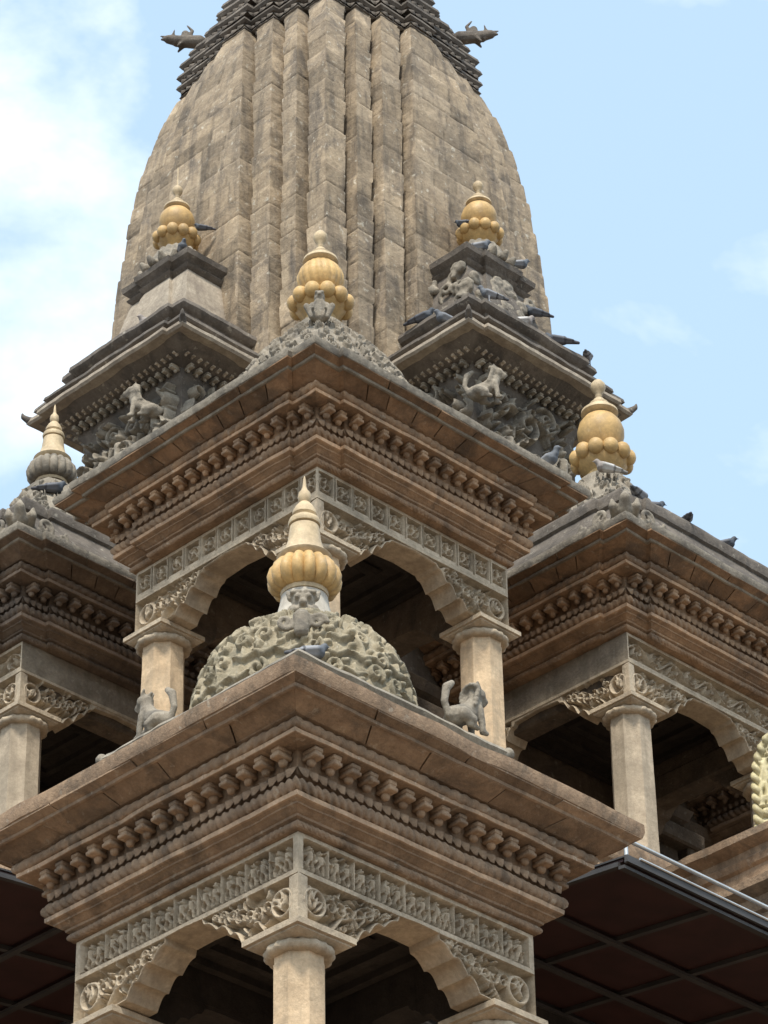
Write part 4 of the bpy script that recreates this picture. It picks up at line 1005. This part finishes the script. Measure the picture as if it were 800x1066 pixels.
# ---- pigeons
pst = {k: {m: blob_mesh('pigeon', pigeon_caps(k), M[m], .0075, 1) for m in ('pigeon', 'pigeon_dark', 'pigeon_pale')} for k in ('stand', 'sit')}
def pigeon(loc, pose, m, rz, label, s=1.):
    o = link('pigeon', pst[pose][m], None, (loc[0], loc[1], loc[2]+GZ), rz); o.scale = (s*.9, s*.9, s*.9); tag(o, label, 'pigeon', 'pigeons on the temple roofs')
S_, T_ = 'stand', 'sit'
for loc, pose, m, rz, lab_, sc_ in [
 ((.84, -2.87, 20.26), S_, 'pigeon', .6, 'grey pigeon standing against the sky at the right end of the right turret eave', 1.),
 ((.37, -2.88, 20.26), T_, 'pigeon_dark', 2.4, 'dark hunched pigeon on the right turret eave, silhouetted against the sky', 1.2),
 ((-.1, -2.86, 20.27), T_, 'pigeon_pale', -.6, 'pale pigeon on the right turret roof below the pigeon at the skyline', 1.1),
 ((-.9, -2.25, 20.24), T_, 'pigeon_dark', -1.2, 'dark pigeon at the left corner of the right turret eave', 1.15),
 ((-1.08, -2.72, 19.88), T_, 'pigeon', 2.8, 'grey pigeon lying flat beside the dark one on the right turret eave', 1.1),
 ((-.26, -2.45, 21.36), T_, 'pigeon', -.8, 'grey pigeon on the lotus base under the right turret finial', 1.1),
 ((-.23, -2.2, 21.84), T_, 'pigeon_dark', 2.0, 'dark pigeon tucked against the bead ring of the right turret finial', .8),
 ((-2.5, -5.22, 16.2), S_, 'pigeon', -1.4, 'blue grey pigeon standing on the eave of the upper middle pavilion', 1.25),
 ((-.3, -4.0, 17.85), T_, 'pigeon_pale', 2.6, 'pale pigeon sitting just under the smooth ochre bulb finial', 1.1),
 ((-1.02, -4.98, 16.72), T_, 'pigeon', .4, 'grey pigeon on the ridge of the right pavilion roof, the upper of two', 1.2),
 ((-.8, -4.95, 16.72), T_, 'pigeon_dark', -.4, 'dark pigeon on the ridge of the right pavilion roof, the lower of two', 1.1),
 ((-.4, -5.0, 16.7), S_, 'pigeon_dark', .9, 'dark pigeon alone halfway down the right pavilion roof edge', 1.),
 ((.1, -5.02, 16.7), T_, 'pigeon_dark', -.9, 'dark pigeon far down the right pavilion roof edge near the picture border', 1.),
 ((.62, -2.6, 20.5), T_, 'pigeon', -.3, 'grey pigeon perched low on the right slope of the right turret neck', 1.1),
 ((.42, -2.56, 20.82), T_, 'pigeon_dark', 2.6, 'dark pigeon perched halfway up the right turret neck among carved leaves', 1.05),
 ((.28, -2.5, 21.4), T_, 'pigeon', -.6, 'grey pigeon on the right edge of the cap slab below the right turret finial', 1.),
 ((-.62, -2.9, 20.26), S_, 'pigeon', 2.5, 'grey pigeon standing near the front corner of the right turret eave', 1.05),
 ((-7.9, -8.0, 10.93), T_, 'pigeon', -.55, 'grey pigeon on the front corner of the mossy leaf carved dome', .95),
 ((-2.45, -.36, 21.37), T_, 'pigeon', -2., 'grey pigeon beside the base of the spiked left turret finial', .85),
 ((-2.08, -.24, 21.9), T_, 'pigeon_dark', 2.4, 'dark pigeon with raised tail at the bead ring of the spiked finial', .75),
 ((-2.8, -.28, 20.25), T_, 'pigeon_pale', 2.9, 'pale pigeon on the left turret eave', 1.1),
 ((-3.95, -.35, 17.72), T_, 'pigeon_dark', -.6, 'dark pigeon on the left edge pavilion under its bell finial', 1.1)]:
    pigeon(loc, pose, m, rz, lab_, sc_)
beast = blob_mesh('turret_beast', lion_caps(1.3), M['roof'], .013, 1)
o = link('lion_statue', beast, None, (-.8, -2.95, 18.98+GZ), -.7); tag(o, 'rearing stone lion under the left corner of the right turret eave', 'statue', 'stone guardian lions')
o = link('lion_statue', beast, None, (-2.95, -.45, 19.0+GZ), 2.3); tag(o, 'stone lion among the carvings under the left turret eave', 'statue', 'stone guardian lions')

# ---- camera
cam = bpy.data.cameras.new('camera'); co = bpy.data.objects.new('camera', cam); COL.objects.link(co); scene.camera = co
pos = Vector((-20.41857831, -21.14818616, GZ)); yaw, pitch, roll = .7847557595, .5849756483, -.0158984103
d = Vector((math.cos(pitch)*math.cos(yaw), math.cos(pitch)*math.sin(yaw), math.sin(pitch))); r = Vector((math.sin(yaw), -math.cos(yaw), 0)); u = r.cross(d)
c, s = math.cos(roll), math.sin(roll); r, u = c*r+s*u, -s*r+c*u
mw = Matrix((r, u, -d)).transposed().to_4x4(); mw.translation = pos; co.matrix_world = mw
cam.sensor_fit = 'HORIZONTAL'; cam.sensor_width = 36; cam.lens = 36*3550.93/800; cam.clip_end = 3000; cam.clip_start = .1

# ---- daylight
w = bpy.data.worlds.new('World'); scene.world = w; w.use_nodes = True; nt = w.node_tree; N = nt.nodes; L = nt.links
for n in list(N): N.remove(n)
out = N.new('ShaderNodeOutputWorld'); bg = N.new('ShaderNodeBackground'); L.new(bg.outputs[0], out.inputs[0])
CLOUD_OFF = (1.325, 4.025, 1.935)
SUN_EL, SUN_AZ = R(56), R(225-8)          # azimuth of the sun, counter-clockwise from +x
sky = N.new('ShaderNodeTexSky'); sky.sky_type = 'NISHITA'; sky.sun_disc = False; sky.sun_elevation = SUN_EL; sky.sun_rotation = math.pi/2-SUN_AZ
sky.air_density = 1.3; sky.dust_density = 2.2; sky.ozone_density = 1.
tc = N.new('ShaderNodeTexCoord')
nz = N.new('ShaderNodeTexNoise'); nz.inputs['Scale'].default_value = 5.; nz.inputs['Detail'].default_value = 7; nz.inputs['Roughness'].default_value = .55; nz.inputs['Distortion'].default_value = .25
mp = N.new('ShaderNodeMapping'); mp.inputs['Location'].default_value = CLOUD_OFF; mp.inputs['Scale'].default_value = (1, 1, 1.5); L.new(tc.outputs['Generated'], mp.inputs['Vector']); L.new(mp.outputs[0], nz.inputs['Vector'])
rp = N.new('ShaderNodeValToRGB'); rp.color_ramp.elements[0].position = .5; rp.color_ramp.elements[1].position = .7; L.new(nz.outputs['Fac'], rp.inputs[0])
veil = N.new('ShaderNodeMix'); veil.data_type = 'RGBA'; veil.inputs[0].default_value = .5; L.new(sky.outputs[0], veil.inputs[6]); veil.inputs[7].default_value = (4.1, 5.55, 6.75, 1)
mx = N.new('ShaderNodeMix'); mx.data_type = 'RGBA'; L.new(rp.outputs[0], mx.inputs[0]); L.new(veil.outputs[2], mx.inputs[6]); mx.inputs[7].default_value = (7.4, 7.5, 7.65, 1)
L.new(mx.outputs[2], bg.inputs[0]); bg.inputs[1].default_value = .12
sl = bpy.data.lights.new('sun', 'SUN'); sl.energy = 2.3; sl.angle = R(8); sl.color = (1, .93, .82)
so = bpy.data.objects.new('sun', sl); COL.objects.link(so)
sd = Vector((math.cos(SUN_EL)*math.cos(SUN_AZ), math.cos(SUN_EL)*math.sin(SUN_AZ), math.sin(SUN_EL))); so.rotation_euler = sd.to_track_quat('Z', 'Y').to_euler(); so.location = (0, 0, 40)
scene.view_settings.view_transform = 'Standard'; scene.view_settings.look = 'None'; scene.view_settings.exposure = .85; scene.view_settings.gamma = 1
scene.render.engine = 'CYCLES'
scene.cycles.max_bounces = 6; scene.cycles.diffuse_bounces = 4
